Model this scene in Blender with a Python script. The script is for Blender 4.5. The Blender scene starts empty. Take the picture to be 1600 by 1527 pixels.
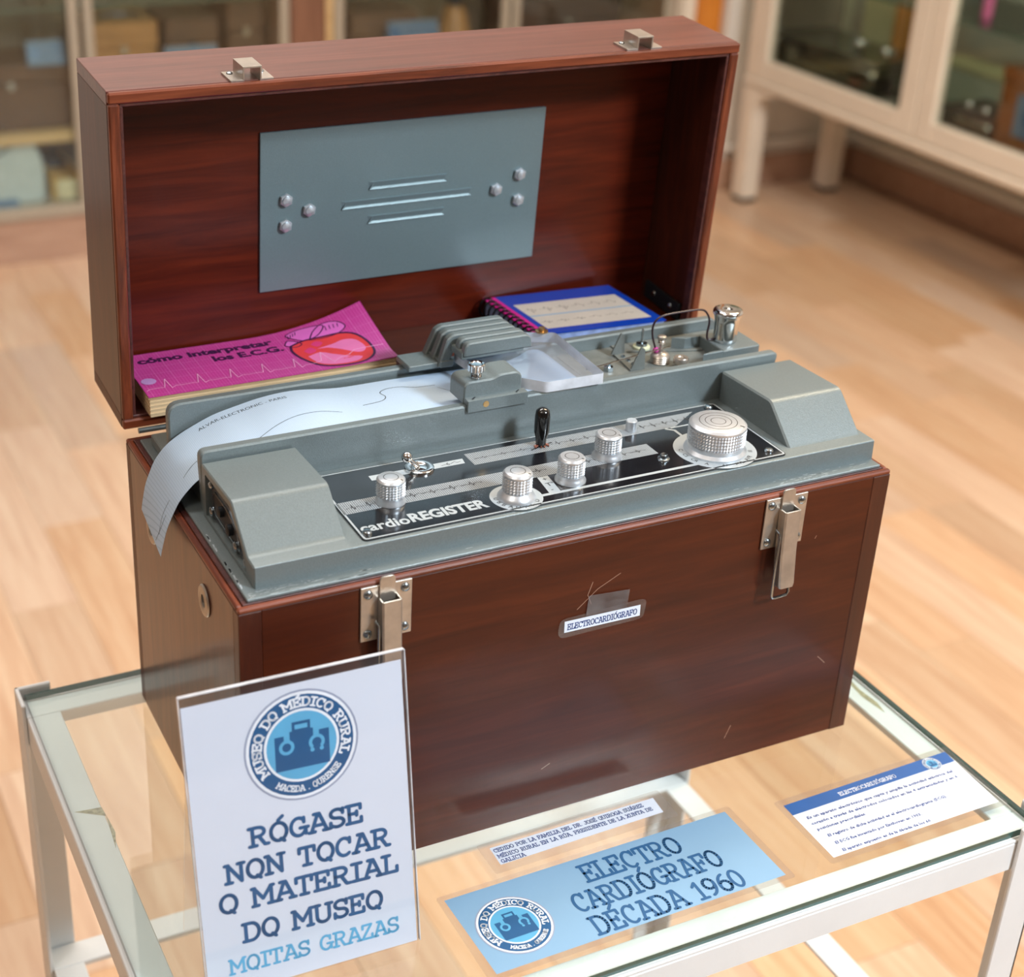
import bpy, bmesh, math, random
from mathutils import Matrix, Vector
random.seed(7)
sc = bpy.context.scene
COL = sc.collection
PI = math.pi

# ------------------------------------------------------------------ camera, world, lights, exposure
cd = bpy.data.cameras.new('camera')
cam = bpy.data.objects.new('camera', cd); COL.objects.link(cam)
cam.matrix_world = Matrix(((0.9058002, 0.1691296, -0.3884856, -0.2306136),
                           (-0.4226526, 0.4252528, -0.8003280, -0.7113450),
                           (0.0298454, 0.8891317, 0.4566772, 0.6895698),
                           (0, 0, 0, 1)))
cd.sensor_width = 36.0; cd.lens = 2460.584 / 1600 * 36.0
cd.shift_x = 130.88 / 1600; cd.shift_y = -43.42 / 1600
cd.clip_start = 0.02; cd.clip_end = 50
cd.dof.use_dof = True; cd.dof.focus_distance = 1.0; cd.dof.aperture_fstop = 6.3
sc.camera = cam

w = bpy.data.worlds.new('world'); sc.world = w; w.use_nodes = True
w.node_tree.nodes['Background'].inputs[0].default_value = (1.0, 0.9, 0.8, 1)
w.node_tree.nodes['Background'].inputs[1].default_value = 0.05

sc.view_settings.view_transform = 'Standard'; sc.view_settings.look = 'None'
sc.view_settings.gamma = 1.0; sc.view_settings.exposure = -0.08
sc.view_settings.use_curve_mapping = False

CEIL = 1.95
def area(name, loc, target, size, power, color, sy=None):
    l = bpy.data.lights.new(name, 'AREA'); l.energy = power; l.color = color
    l.shape = 'RECTANGLE'; l.size = size; l.size_y = sy or size
    o = bpy.data.objects.new(name, l); COL.objects.link(o); o.location = loc
    d = Vector(target) - Vector(loc)
    o.rotation_euler = d.to_track_quat('-Z', 'Y').to_euler()
    return o
area('key_lamp', (1.35, -1.75, 1.75), (0.2, 0.1, 0.2), 0.42, 88, (0.80, 0.91, 1.0))
area('ceiling_lamp', (0.0, 0.9, CEIL - 0.03), (0.0, 0.9, 0), 1.2, 25, (0.98, 0.97, 0.96), 0.6)
area('ceiling_lamp', (1.5, 0.55, CEIL - 0.03), (1.6, 0.9, 0), 1.0, 50, (1.0, 0.80, 0.56), 0.6)
area('ceiling_lamp', (-1.2, -0.6, CEIL - 0.03), (-1.2, -0.6, 0), 1.2, 14, (1.0, 0.93, 0.84), 0.6)
area('lid_sheen_fill', (0.7, 2.3, 1.1), (0.7, 2.3, 3), 0.5, 16, (1.0, 0.95, 0.92))  # added upward lamp; brightens the ceiling that the lid top mirrors

# ------------------------------------------------------------------ materials
def lin(c):
    out = []
    for v in c[:3]:
        v = v / 255.0
        out.append(v / 12.92 if v <= 0.04045 else ((v + 0.055) / 1.055) ** 2.4)
    return (out[0], out[1], out[2], 1.0)

def newmat(name):
    m = bpy.data.materials.new(name); m.use_nodes = True
    nt = m.node_tree; b = nt.nodes['Principled BSDF']
    return m, nt, b

def plain(name, rgb, rough=0.5, metal=0.0, var=0.06, scale=40.0, bump=0.0, bscale=300.0, coat=0.0, crough=0.1, spec=0.5, streak=None):
    """principled with a faint procedural mottling and optional fine relief"""
    m, nt, b = newmat(name)
    c = lin(rgb)
    tc = nt.nodes.new('ShaderNodeTexCoord')
    n = nt.nodes.new('ShaderNodeTexNoise'); n.inputs['Scale'].default_value = scale; n.inputs['Detail'].default_value = 3
    if streak:
        mp = nt.nodes.new('ShaderNodeMapping'); mp.inputs['Scale'].default_value = streak
        nt.links.new(tc.outputs['Object'], mp.inputs[0]); nt.links.new(mp.outputs[0], n.inputs['Vector'])
    else:
        nt.links.new(tc.outputs['Object'], n.inputs['Vector'])
    r = nt.nodes.new('ShaderNodeValToRGB')
    r.color_ramp.elements[0].position = 0.3; r.color_ramp.elements[1].position = 0.7
    r.color_ramp.elements[0].color = tuple(v * (1 - var) for v in c[:3]) + (1,)
    r.color_ramp.elements[1].color = tuple(min(1, v * (1 + var)) for v in c[:3]) + (1,)
    nt.links.new(n.outputs[0], r.inputs[0]); nt.links.new(r.outputs[0], b.inputs['Base Color'])
    b.inputs['Roughness'].default_value = rough; b.inputs['Metallic'].default_value = metal
    b.inputs['Coat Weight'].default_value = coat; b.inputs['Coat Roughness'].default_value = crough
    b.inputs['Specular IOR Level'].default_value = spec
    if bump:
        n2 = nt.nodes.new('ShaderNodeTexNoise'); n2.inputs['Scale'].default_value = bscale
        nt.links.new(tc.outputs['Object'], n2.inputs['Vector'])
        bp = nt.nodes.new('ShaderNodeBump'); bp.inputs['Strength'].default_value = bump; bp.inputs['Distance'].default_value = 0.0004
        nt.links.new(n2.outputs[0], bp.inputs['Height']); nt.links.new(bp.outputs[0], b.inputs['Normal'])
    return m

def wood(name, c1, c2, c3, stretch=(6, 90, 90), rough=0.32, coat=0.6, crough=0.12, scale=2.0, rnd=False, bump=0.15, spec=0.5):
    m, nt, b = newmat(name); N = nt.nodes; Lk = nt.links
    tc = N.new('ShaderNodeTexCoord')
    mp = N.new('ShaderNodeMapping'); mp.inputs['Scale'].default_value = stretch
    Lk.new(tc.outputs['Object'], mp.inputs[0])
    vec = mp.outputs[0]
    if rnd:
        oi = N.new('ShaderNodeObjectInfo'); ml = N.new('ShaderNodeMath'); ml.operation = 'MULTIPLY'; ml.inputs[1].default_value = 37.0
        Lk.new(oi.outputs['Random'], ml.inputs[0])
        ad = N.new('ShaderNodeVectorMath'); ad.operation = 'ADD'
        Lk.new(vec, ad.inputs[0]); Lk.new(ml.outputs[0], ad.inputs[1]); vec = ad.outputs[0]
    n = N.new('ShaderNodeTexNoise'); n.inputs['Scale'].default_value = scale; n.inputs['Detail'].default_value = 6
    n.inputs['Roughness'].default_value = 0.62; n.inputs['Distortion'].default_value = 0.6
    Lk.new(vec, n.inputs['Vector'])
    r = N.new('ShaderNodeValToRGB'); r.color_ramp.elements.new(0.5)
    for e, p, c in zip(r.color_ramp.elements, (0.28, 0.5, 0.74), (c1, c2, c3)):
        e.position = p; e.color = lin(c)
    Lk.new(n.outputs[0], r.inputs[0])
    out = r.outputs[0]
    if rnd:
        hs = N.new('ShaderNodeHueSaturation')
        mr = N.new('ShaderNodeMapRange'); mr.inputs['To Min'].default_value = 0.84; mr.inputs['To Max'].default_value = 1.10
        Lk.new(oi.outputs['Random'], mr.inputs['Value']); Lk.new(mr.outputs[0], hs.inputs['Value'])
        m2 = N.new('ShaderNodeMath'); m2.operation = 'MULTIPLY'; m2.inputs[1].default_value = 7.31
        fr = N.new('ShaderNodeMath'); fr.operation = 'FRACT'
        Lk.new(oi.outputs['Random'], m2.inputs[0]); Lk.new(m2.outputs[0], fr.inputs[0])
        mr2 = N.new('ShaderNodeMapRange'); mr2.inputs['To Min'].default_value = 0.80; mr2.inputs['To Max'].default_value = 1.15
        Lk.new(fr.outputs[0], mr2.inputs['Value']); Lk.new(mr2.outputs[0], hs.inputs['Saturation'])
        Lk.new(out, hs.inputs['Color']); out = hs.outputs[0]
    Lk.new(out, b.inputs['Base Color'])
    b.inputs['Roughness'].default_value = rough
    b.inputs['Coat Weight'].default_value = coat; b.inputs['Coat Roughness'].default_value = crough
    b.inputs['Specular IOR Level'].default_value = spec
    if bump:
        bp = N.new('ShaderNodeBump'); bp.inputs['Strength'].default_value = bump; bp.inputs['Distance'].default_value = 0.0003
        Lk.new(n.outputs[0], bp.inputs['Height']); Lk.new(bp.outputs[0], b.inputs['Normal'])
    return m

def clear(name, tint, ior=1.5, rough=0.0, refl=1.0, haze=0.0):
    """thin clear sheet: transmits straight on, reflects by Fresnel"""
    m, nt, b = newmat(name); N = nt.nodes; Lk = nt.links
    N.remove(b)
    out = N['Material Output']
    tr = N.new('ShaderNodeBsdfTransparent'); tr.inputs[0].default_value = lin(tint)
    gl = N.new('ShaderNodeBsdfGlossy'); gl.inputs['Roughness'].default_value = rough; gl.inputs[0].default_value = (refl, refl, refl, 1)
    fr = N.new('ShaderNodeFresnel')
    ge = N.new('ShaderNodeNewGeometry'); mi = N.new('ShaderNodeMix')      # same reflectance from either side of the sheet
    mi.inputs[2].default_value = ior; mi.inputs[3].default_value = 1 / ior
    Lk.new(ge.outputs['Backfacing'], mi.inputs[0]); Lk.new(mi.outputs[0], fr.inputs[0])
    ns = N.new('ShaderNodeTexNoise'); ns.inputs['Scale'].default_value = 3
    mx = N.new('ShaderNodeMixShader')
    Lk.new(fr.outputs[0], mx.inputs[0]); Lk.new(tr.outputs[0], mx.inputs[1]); Lk.new(gl.outputs[0], mx.inputs[2])
    if haze:
        df = N.new('ShaderNodeBsdfDiffuse'); df.inputs[0].default_value = lin((225, 230, 235))
        m2 = N.new('ShaderNodeMixShader')
        ml = N.new('ShaderNodeMath'); ml.operation = 'MULTIPLY'; ml.inputs[1].default_value = haze * 2
        Lk.new(ns.outputs[0], ml.inputs[0]); Lk.new(ml.outputs[0], m2.inputs[0])
        Lk.new(mx.outputs[0], m2.inputs[1]); Lk.new(df.outputs[0], m2.inputs[2]); mx = m2
    Lk.new(mx.outputs[0], out.inputs[0])
    return m

def glass(name, tint, rough=0.0, ior=1.49):
    m, nt, b = newmat(name)
    b.inputs['Transmission Weight'].default_value = 1.0; b.inputs['Base Color'].default_value = lin(tint)
    b.inputs['Roughness'].default_value = rough; b.inputs['IOR'].default_value = ior
    n = nt.nodes.new('ShaderNodeTexNoise'); n.inputs['Scale'].default_value = 60
    bp = nt.nodes.new('ShaderNodeBump'); bp.inputs['Strength'].default_value = 0.02
    nt.links.new(n.outputs[0], bp.inputs['Height']); nt.links.new(bp.outputs[0], b.inputs['Normal'])
    return m

def gridmat(name, base, line, pitch, frac=0.16, rough=0.5, major=0, mcol=None, bend=0.0, coat=0.0):
    """printed millimetre grid in the object's own x / y"""
    m, nt, b = newmat(name); N = nt.nodes; Lk = nt.links
    tc = N.new('ShaderNodeTexCoord'); sp = N.new('ShaderNodeSeparateXYZ')
    Lk.new(tc.outputs['Object'], sp.inputs[0])
    def lines(sock, p, f):
        a = N.new('ShaderNodeMath'); a.operation = 'DIVIDE'; a.inputs[1].default_value = p; Lk.new(sock, a.inputs[0])
        c = N.new('ShaderNodeMath'); c.operation = 'FRACT'; Lk.new(a.outputs[0], c.inputs[0])
        d = N.new('ShaderNodeMath'); d.operation = 'LESS_THAN'; d.inputs[1].default_value = f; Lk.new(c.outputs[0], d.inputs[0])
        return d.outputs[0]
    def both(p, f):
        x = N.new('ShaderNodeMath'); x.operation = 'MAXIMUM'
        Lk.new(lines(sp.outputs[0], p, f), x.inputs[0]); Lk.new(lines(sp.outputs[1], p, f), x.inputs[1])
        return x.outputs[0]
    mx = N.new('ShaderNodeMix'); mx.data_type = 'RGBA'
    mx.inputs[6].default_value = lin(base); mx.inputs[7].default_value = lin(line)
    Lk.new(both(pitch, frac), mx.inputs[0]); o = mx.outputs[2]
    if major:
        m2 = N.new('ShaderNodeMix'); m2.data_type = 'RGBA'; m2.inputs[7].default_value = lin(mcol or line)
        Lk.new(o, m2.inputs[6]); Lk.new(both(pitch * major, frac / major * 1.3), m2.inputs[0]); o = m2.outputs[2]
    Lk.new(o, b.inputs['Base Color']); b.inputs['Roughness'].default_value = rough
    b.inputs['Coat Weight'].default_value = coat
    return m

M = {}
M['mahogany'] = wood('mahogany', (58, 20, 6), (70, 26, 8), (84, 34, 12), (4, 45, 45), 0.42, 0.2, 0.16, spec=.2)
M['mahogany_top_sheen'] = wood('mahogany_top_sheen', (70, 28, 22), (92, 42, 34), (112, 58, 48), (4, 90, 90), 0.38, 0.6, 0.2)  # lighter, mauve mahogany: the ceiling's sheen is mixed into the colour
M['mahogany_v'] = wood('mahogany_upright', (52, 19, 9), (68, 27, 12), (84, 36, 17), (60, 60, 5), 0.4, 0.35, 0.16, spec=.3)
M['mahogany_side'] = wood('mahogany_side', (58, 26, 14), (82, 40, 24), (100, 52, 32), (60, 60, 5), 0.38, 0.55, 0.13, spec=.3)
M['mahogany_in'] = wood('mahogany_inner', (58, 13, 5), (80, 24, 9), (100, 34, 13), (4, 50, 50), 0.36, 0.18, 0.16, spec=.2)
M['rim'] = wood('mahogany_rim', (66, 27, 14), (106, 48, 26), (136, 68, 40), (6, 90, 90), 0.42, 0.35, 0.2, spec=.35)
M['rim_y'] = wood('mahogany_rim_y', (66, 27, 14), (106, 48, 26), (136, 68, 40), (90, 6, 90), 0.42, 0.35, 0.2, spec=.35)
M['rim_z'] = wood('mahogany_rim_z', (66, 27, 14), (106, 48, 26), (136, 68, 40), (90, 90, 6), 0.42, 0.35, 0.2, spec=.35)
M['rim_dark'] = wood('mahogany_rim_dark', (50, 22, 20), (78, 38, 34), (100, 54, 46), (60, 60, 60), 0.45, 0.3, 0.25)
M['grey'] = plain('hammered_grey_paint', (114, 124, 125), 0.38, 0.25, 0.07, 900, 0.35, 1400, 0.15, 0.3)
M['grey_dusty'] = plain('dusty_grey_paint', (112, 117, 114), 0.5, 0.15, 0.16, 120, 0.3, 1300)
M['grey_plate'] = plain('grey_plate_paint', (116, 134, 138), 0.36, 0.35, 0.05, 1100, 0.3, 1500)
M['dark_metal'] = plain('dark_metal', (48, 52, 56), 0.4, 0.6)
M['black'] = plain('black_enamel', (17, 19, 24), 0.22, 0.0, 0.3, 60, coat=0.4)
M['black_plastic'] = plain('black_plastic', (10, 11, 12), 0.15, coat=0.6)
M['silver'] = plain('printed_silver', (178, 186, 190), 0.4, 0.2, 0.04)
M['ink'] = plain('black_ink', (22, 24, 28), 0.5)
M['alu'] = plain('turned_aluminium', (212, 218, 224), 0.34, 0.72, 0.06, 200, 0.1, 600)
M['chrome'] = plain('chrome', (215, 218, 220), 0.1, 1.0, 0.05)
M['nickel'] = plain('worn_nickel', (188, 180, 170), 0.32, 0.8, 0.14, 90, 0.2, 500)
M['zinc'] = plain('zinc_screw', (170, 180, 186), 0.22, 1.0, 0.1)
M['brass'] = plain('brass', (176, 140, 92), 0.3, 0.9)
M['copper'] = plain('rusty_copper', (140, 84, 66), 0.5, 0.5, 0.3, 900)
M['white_paint'] = plain('white_table_paint', (226, 228, 228), 0.4, 0, 0.03, 20, 0.2, 200)
M['cream'] = plain('cream_cabinet_paint', (232, 220, 204), 0.45, 0, 0.03, 10)
M['stile'] = plain('aluminium_stile', (176, 166, 150), 0.4, 0.2, 0.04)
M['plinth'] = wood('plinth_wood', (168, 132, 112), (184, 148, 126), (196, 162, 140), (3, 20, 20), 0.4, 0.3, 0.2)
M['shelf_wood'] = wood('pale_shelf_wood', (190, 158, 110), (206, 174, 126), (218, 188, 142), (4, 30, 30), 0.45, 0.2)
M['brown_wall'] = wood('brown_laminate', (112, 74, 56), (126, 86, 66), (138, 96, 74), (30, 30, 3), 0.4, 0.3)
M['orange_wood'] = wood('orange_varnished_wood', (190, 112, 36), (212, 130, 44), (226, 146, 58), (40, 40, 4), 0.4, 0.4)
M['tan_wood'] = wood('tan_box_wood', (148, 106, 64), (170, 124, 78), (186, 138, 88), (5, 30, 30), 0.4, 0.3)
M['brown_wood'] = wood('brown_box_wood', (108, 60, 24), (130, 74, 30), (146, 86, 38), (5, 30, 30), 0.4, 0.3)
M['back_panel'] = plain('cabinet_back_panel', (124, 106, 92), 0.6, 0, 0.08, 3)
M['vit_back'] = plain('vitrine_back_panel', (192, 192, 180), 0.5, 0, 0.08, 3)
M['wall'] = plain('painted_wall', (226, 220, 212), 0.8, 0, 0.02, 4)
M['wall_tan'] = plain('tan_wall', (120, 104, 90), 0.8, 0, 0.05, 4)
M['ceiling'] = plain('ceiling_paint', (236, 234, 230), 0.85, 0, 0.02, 4)
M['plank'] = wood('beech_laminate', (206, 164, 132), (220, 184, 152), (230, 202, 172), (34, 2.2, 30), 0.34, 0.25, 0.2, 1.6, rnd=True, bump=0.05)
M['table_glass'] = clear('float_glass', (248, 252, 251), 1.5)
M['glass_edge'] = plain('green_glass_edge', (38, 84, 76), 0.12, 0, 0.15, 30, coat=0.5)
M['pane'] = clear('cabinet_pane', (246, 250, 247), 1.45, 0.02)
M['sheet_clear'] = clear('acrylic_sheet', (250, 250, 251), 1.4, 0.01, haze=0.008)
M['clear_edge'] = plain('acrylic_edge', (206, 208, 214), 0.15, 0, 0.2, 80, coat=0.5)
M['laminate'] = clear('laminate_film', (238, 232, 226), 1.5, 0.12, haze=0.06)
M['tape'] = clear('sticky_tape', (196, 178, 182), 1.5, 0.15, haze=0.10)
M['acrylic'] = clear('acrylic_block', (240, 243, 247), 1.49, 0.02, haze=0.10)
M['paper'] = plain('white_card', (226, 234, 246), 0.55, 0, 0.02, 8, coat=0.25, crough=0.15)
M['chart'] = gridmat('chart_paper', (184, 204, 226), (160, 184, 206), 0.001, 0.22, 0.6, 5, (168, 190, 210))
M['navy'] = plain('navy_print', (24, 88, 138), 0.4, 0, 0.06, 60, coat=0.2)
M['navy_text'] = plain('dark_blue_print', (30, 62, 128), 0.5)
M['sky'] = plain('light_blue_print', (92, 172, 214), 0.4, 0, 0.04, 60, coat=0.2)
M['pale_blue'] = plain('pale_blue_card', (132, 172, 204), 0.4, 0, 0.04, 8, coat=0.3, crough=0.12)
M['logo_white'] = plain('white_print', (232, 238, 246), 0.45)
M['logo_grey'] = plain('grey_ring_print', (150, 160, 184), 0.5)
M['band_blue'] = plain('royal_blue_band', (40, 92, 158), 0.4)
M['grid_band'] = gridmat('printed_grid_band', (178, 186, 190), (64, 68, 74), 0.00135, 0.34, 0.4)
M['pink'] = gridmat('magenta_grid_cover', (196, 52, 142), (214, 96, 168), 0.0022, 0.12, 0.4, 5, (222, 120, 184), coat=0.3)
M['page'] = plain('aged_pages', (214, 186, 146), 0.8, 0, 0.12, 30, 0.4, 200)
M['heart_red'] = plain('red_print', (226, 62, 66), 0.45)
M['heart_pink'] = plain('pink_print', (236, 122, 178), 0.45)
M['heart_deep'] = plain('deep_pink_print', (222, 60, 124), 0.45)
M['vessel'] = plain('lilac_pink_print', (226, 110, 196), 0.45)
M['trace'] = plain('pale_pink_print', (240, 176, 214), 0.5)
M['plum'] = plain('plum_ink', (60, 14, 66), 0.5)
M['pad_blue'] = plain('cobalt_cover', (14, 64, 172), 0.25, 0, 0.05, 20, coat=0.5)
M['pad_pink'] = plain('magenta_strip', (214, 22, 134), 0.35, coat=0.3)
M['pad_beige'] = plain('beige_panel_print', (214, 200, 184), 0.35, coat=0.3)
M['pad_pages'] = plain('pale_lilac_pages', (142, 160, 204), 0.5, 0, 0.2, 200)
M['sticker'] = plain('lilac_sticker', (196, 150, 206), 0.35)
M['wire'] = plain('dark_red_wire', (44, 22, 30), 0.35)
M['magenta_blob'] = plain('magenta_wax', (196, 70, 150), 0.5)
M['ivory'] = plain('ivory_washer', (196, 200, 170), 0.4)
M['steel_box'] = plain('stainless_steel', (120, 116, 104), 0.16, 0.95, 0.1, 10)
M['phone_grey'] = plain('pale_grey_plastic', (186, 200, 204), 0.45)
M['yellow'] = plain('yellow_plastic', (206, 166, 84), 0.45)
M['cream_plastic'] = plain('cream_plastic', (214, 206, 170), 0.45)
M['dark_box'] = plain('dark_brown_leather', (66, 50, 44), 0.5)
M['steel_dark'] = plain('blued_steel', (74, 82, 92), 0.3, 0.6)
M['card_blue'] = plain('blue_name_card', (84, 114, 144), 0.45)
M['box_cream'] = plain('cream_cloth', (206, 192, 156), 0.6)
M['leather'] = plain('brown_leather', (96, 72, 56), 0.5, 0, 0.15, 10)
M['shelf_glass'] = clear('shelf_glass', (226, 240, 232), 1.5)
M['shelf_edge'] = plain('shelf_glass_edge', (84, 104, 92), 0.2)
M['rust'] = plain('rusty_patch', (168, 160, 130), 0.8, 0, 0.4, 300)
M['fitting'] = plain('lamp_fitting', (232, 232, 230), 0.5)

# ------------------------------------------------------------------ mesh builder (coordinates in metres; K scales millimetres)
K = 0.001
class MB:
    def __init__(s, xf=None): s.v = []; s.f = []; s.xf = xf
    def add(s, vs, fs):
        n = len(s.v); s.v += [tuple(v) for v in vs]; s.f += [tuple(i + n for i in f) for f in fs]; return s
    def box(s, x0, x1, y0, y1, z0, z1, c=0.0):
        if c <= 0:
            return s.add([(x0, y0, z0), (x1, y0, z0), (x1, y1, z0), (x0, y1, z0), (x0, y0, z1), (x1, y0, z1), (x1, y1, z1), (x0, y1, z1)],
                         [(0, 3, 2, 1), (4, 5, 6, 7), (0, 1, 5, 4), (1, 2, 6, 5), (2, 3, 7, 6), (3, 0, 4, 7)])
        # chamfered box: one point per corner and axis
        V = []; idx = {}
        for i, x in enumerate((x0, x1)):
            for j, y in enumerate((y0, y1)):
                for k, z in enumerate((z0, z1)):
                    sx, sy, sz = (1 - 2 * i) * c, (1 - 2 * j) * c, (1 - 2 * k) * c
                    for a, p in enumerate(((x, y + sy, z + sz), (x + sx, y, z + sz), (x + sx, y + sy, z))):
                        idx[i, j, k, a] = len(V); V.append(p)
        F = []
        for i in (0, 1):
            q = [idx[i, 0, 0, 0], idx[i, 1, 0, 0], idx[i, 1, 1, 0], idx[i, 0, 1, 0]]; F.append(q if i else q[::-1])
            q = [idx[0, i, 0, 1], idx[0, i, 1, 1], idx[1, i, 1, 1], idx[1, i, 0, 1]]; F.append(q if i else q[::-1])
            q = [idx[0, 0, i, 2], idx[1, 0, i, 2], idx[1, 1, i, 2], idx[0, 1, i, 2]]; F.append(q if i else q[::-1])
            for j in (0, 1):
                F.append([idx[i, j, 0, 0], idx[i, j, 1, 0], idx[i, j, 1, 1], idx[i, j, 0, 1]])
                F.append([idx[i, 0, j, 0], idx[i, 1, j, 0], idx[i, 1, j, 2], idx[i, 0, j, 2]])
                F.append([idx[0, i, j, 1], idx[1, i, j, 1], idx[1, i, j, 2], idx[0, i, j, 2]])
                for k in (0, 1):
                    F.append([idx[i, j, k, 0], idx[i, j, k, 1], idx[i, j, k, 2]])
        return s.add(V, F)
    def prism(s, poly, axis, a0, a1, e=0.0):
        """extrude a 2-D polygon along an axis; poly gives the two other axes in xyz order; e chamfers the ends"""
        def P(p, a): return {'x': (a, p[0], p[1]), 'y': (p[0], a, p[1]), 'z': (p[0], p[1], a)}[axis]
        n = len(poly)
        rings = [[P(p, a0) for p in poly], [P(p, a1) for p in poly]]
        if e:
            q = offset(poly, e); sg = 1 if a1 > a0 else -1
            rings = [[P(p, a0) for p in q], [P(p, a0 + e * sg) for p in poly], [P(p, a1 - e * sg) for p in poly], [P(p, a1) for p in q]]
        V = [v for r in rings for v in r]; F = [tuple(range(n))[::-1], tuple(range((len(rings) - 1) * n, len(rings) * n))]
        for r in range(len(rings) - 1):
            for i in range(n):
                j = (i + 1) % n; F.append((r * n + i, r * n + j, (r + 1) * n + j, (r + 1) * n + i))
        return s.add(V, F)
    def lathe(s, prof, c, n=32, axis='z', knurl=None):
        """prof: (radius, height) pairs; knurl=(h0,h1,depth,teeth) pushes alternate verts in"""
        V = []; F = []
        for k, (r, h) in enumerate(prof):
            for i in range(n):
                a = 2 * PI * i / n; rr = r
                if knurl and knurl[0] <= h <= knurl[1] and (i % 2): rr = r - knurl[2]
                p = (rr * math.cos(a), rr * math.sin(a), h)
                if axis == 'x': p = (p[2], p[0], p[1])
                elif axis == 'y': p = (p[0], p[2], p[1])
                V.append((c[0] + p[0], c[1] + p[1], c[2] + p[2]))
        for k in range(len(prof) - 1):
            for i in range(n):
                j = (i + 1) % n; F.append((k * n + i, k * n + j, (k + 1) * n + j, (k + 1) * n + i))
        F.append(tuple(range(n))[::-1]); F.append(tuple(range((len(prof) - 1) * n, len(prof) * n)))
        return s.add(V, F)
    def tube(s, pts, r, n=10, closed=False):
        P = [Vector(p) for p in pts]; V = []; F = []; m = len(P); up = None
        for i, p in enumerate(P):
            a = P[i - 1] if (i or closed) else p; b = P[(i + 1) % m] if (i < m - 1 or closed) else p
            t = (b - a).normalized()
            if up is None:
                up = Vector((0, 0, 1)) if abs(t.z) < 0.9 else Vector((0, 1, 0))
            u = t.cross(up).normalized(); up = u.cross(t).normalized()
            for k in range(n):
                an = 2 * PI * k / n; V.append(p + (u * math.cos(an) + up * math.sin(an)) * r)
        for i in range(m if closed else m - 1):
            j = (i + 1) % m
            for k in range(n):
                l = (k + 1) % n; F.append((i * n + k, i * n + l, j * n + l, j * n + k))
        if not closed: F.append(tuple(range(n))[::-1]); F.append(tuple(range((m - 1) * n, m * n)))
        return s.add(V, F)
    def grid(s, fn, nu, nv, th=None):
        V = [fn(i / nu, j / nv) for j in range(nv + 1) for i in range(nu + 1)]
        F = [(j * (nu + 1) + i, j * (nu + 1) + i + 1, (j + 1) * (nu + 1) + i + 1, (j + 1) * (nu + 1) + i) for j in range(nv) for i in range(nu)]
        return s.add(V, F)
    def ball(s, c, r, n=16, m=10, sz=1.0):
        return s.lathe([(max(1e-5, r * math.sin(PI * k / m)), -r * sz * math.cos(PI * k / m)) for k in range(m + 1)], c, n)
    def build(s, name, mat, parent=None, smooth=40, org=None, label=None, kind=None):
        vs = [Vector(v) for v in s.v]
        if s.xf: vs = [Vector(s.xf(*v)) for v in vs]
        lo = [min(v[i] for v in vs) for i in range(3)]; hi = [max(v[i] for v in vs) for i in range(3)]
        c = Vector(org) if org else Vector(((lo[0] + hi[0]) / 2, (lo[1] + hi[1]) / 2, lo[2]))
        me = bpy.data.meshes.new(name); me.from_pydata([v - c for v in vs], [], s.f)
        bm = bmesh.new(); bm.from_mesh(me); bmesh.ops.recalc_face_normals(bm, faces=bm.faces); bm.to_mesh(me); bm.free()
        me.materials.append(M[mat])
        if smooth:
            me.shade_smooth() if hasattr(me, 'shade_smooth') else me.polygons.foreach_set('use_smooth', [True] * len(me.polygons))
            me.set_sharp_from_angle(angle=math.radians(smooth))
        return link(name, me, c, parent, label, kind)

ORG = {}
def link(name, me, c, parent=None, label=None, kind=None):
    o = bpy.data.objects.new(name, me); COL.objects.link(o)
    c = Vector(c)
    if parent is not None:
        o.parent = parent; o.location = c - ORG[parent.name]
    else: o.location = c
    ORG[o.name] = c
    if label: o['label'] = label
    if kind: o['kind'] = kind
    return o
def thing(name, loc, label, cat, group=None, kind=None):
    o = bpy.data.objects.new(name, None); COL.objects.link(o); o.location = loc; o.empty_display_size = 0.02
    ORG[o.name] = Vector(loc)
    if label: o['label'] = label
    if cat: o['category'] = cat
    if group: o['group'] = group
    if kind: o['kind'] = kind
    return o
def tag(o, label, cat, group=None):
    o['label'] = label; o['category'] = cat
    if group: o['group'] = group
    return o

def offset(poly, e):
    """inset a polygon by e"""
    n = len(poly); A = sum(poly[i][0] * poly[(i + 1) % n][1] - poly[(i + 1) % n][0] * poly[i][1] for i in range(n))
    sg = 1 if A > 0 else -1; out = []
    for i in range(n):
        p0, p, p1 = Vector(poly[i - 1]), Vector(poly[i]), Vector(poly[(i + 1) % n])
        d0 = (p - p0).normalized(); d1 = (p1 - p).normalized()
        n0 = Vector((-d0.y, d0.x)) * sg; n1 = Vector((-d1.y, d1.x)) * sg
        b = (n0 + n1); b = b.normalized() if b.length > 1e-6 else n0
        out.append(tuple(p + b * (e / max(0.35, b.dot(n0)))))
    return out
def rnd(poly, rad, seg=4):
    """round the corners of a polygon; rad is one radius or a list"""
    n = len(poly); out = []
    for i in range(n):
        r = rad[i] if isinstance(rad, (list, tuple)) else rad
        if r <= 0: out.append(tuple(poly[i])); continue
        p0, p, p1 = Vector(poly[i - 1]), Vector(poly[i]), Vector(poly[(i + 1) % n])
        d0 = (p0 - p).normalized(); d1 = (p1 - p).normalized()
        t = min(r, (p0 - p).length * 0.48, (p1 - p).length * 0.48)
        a, b = p + d0 * t, p + d1 * t
        for k in range(seg + 1):
            u = k / seg; out.append(tuple(a * (1 - u) ** 2 + p * 2 * u * (1 - u) + b * u * u))
    return out
def rect(x0, x1, y0, y1): return [(x0, y0), (x1, y0), (x1, y1), (x0, y1)]
def mmv(f):
    return lambda x, y, z: tuple(c * K for c in f(x, y, z))
ID = lambda x, y, z: (x * K, y * K, z * K)
def B(): return MB(ID)          # millimetre builder
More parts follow.
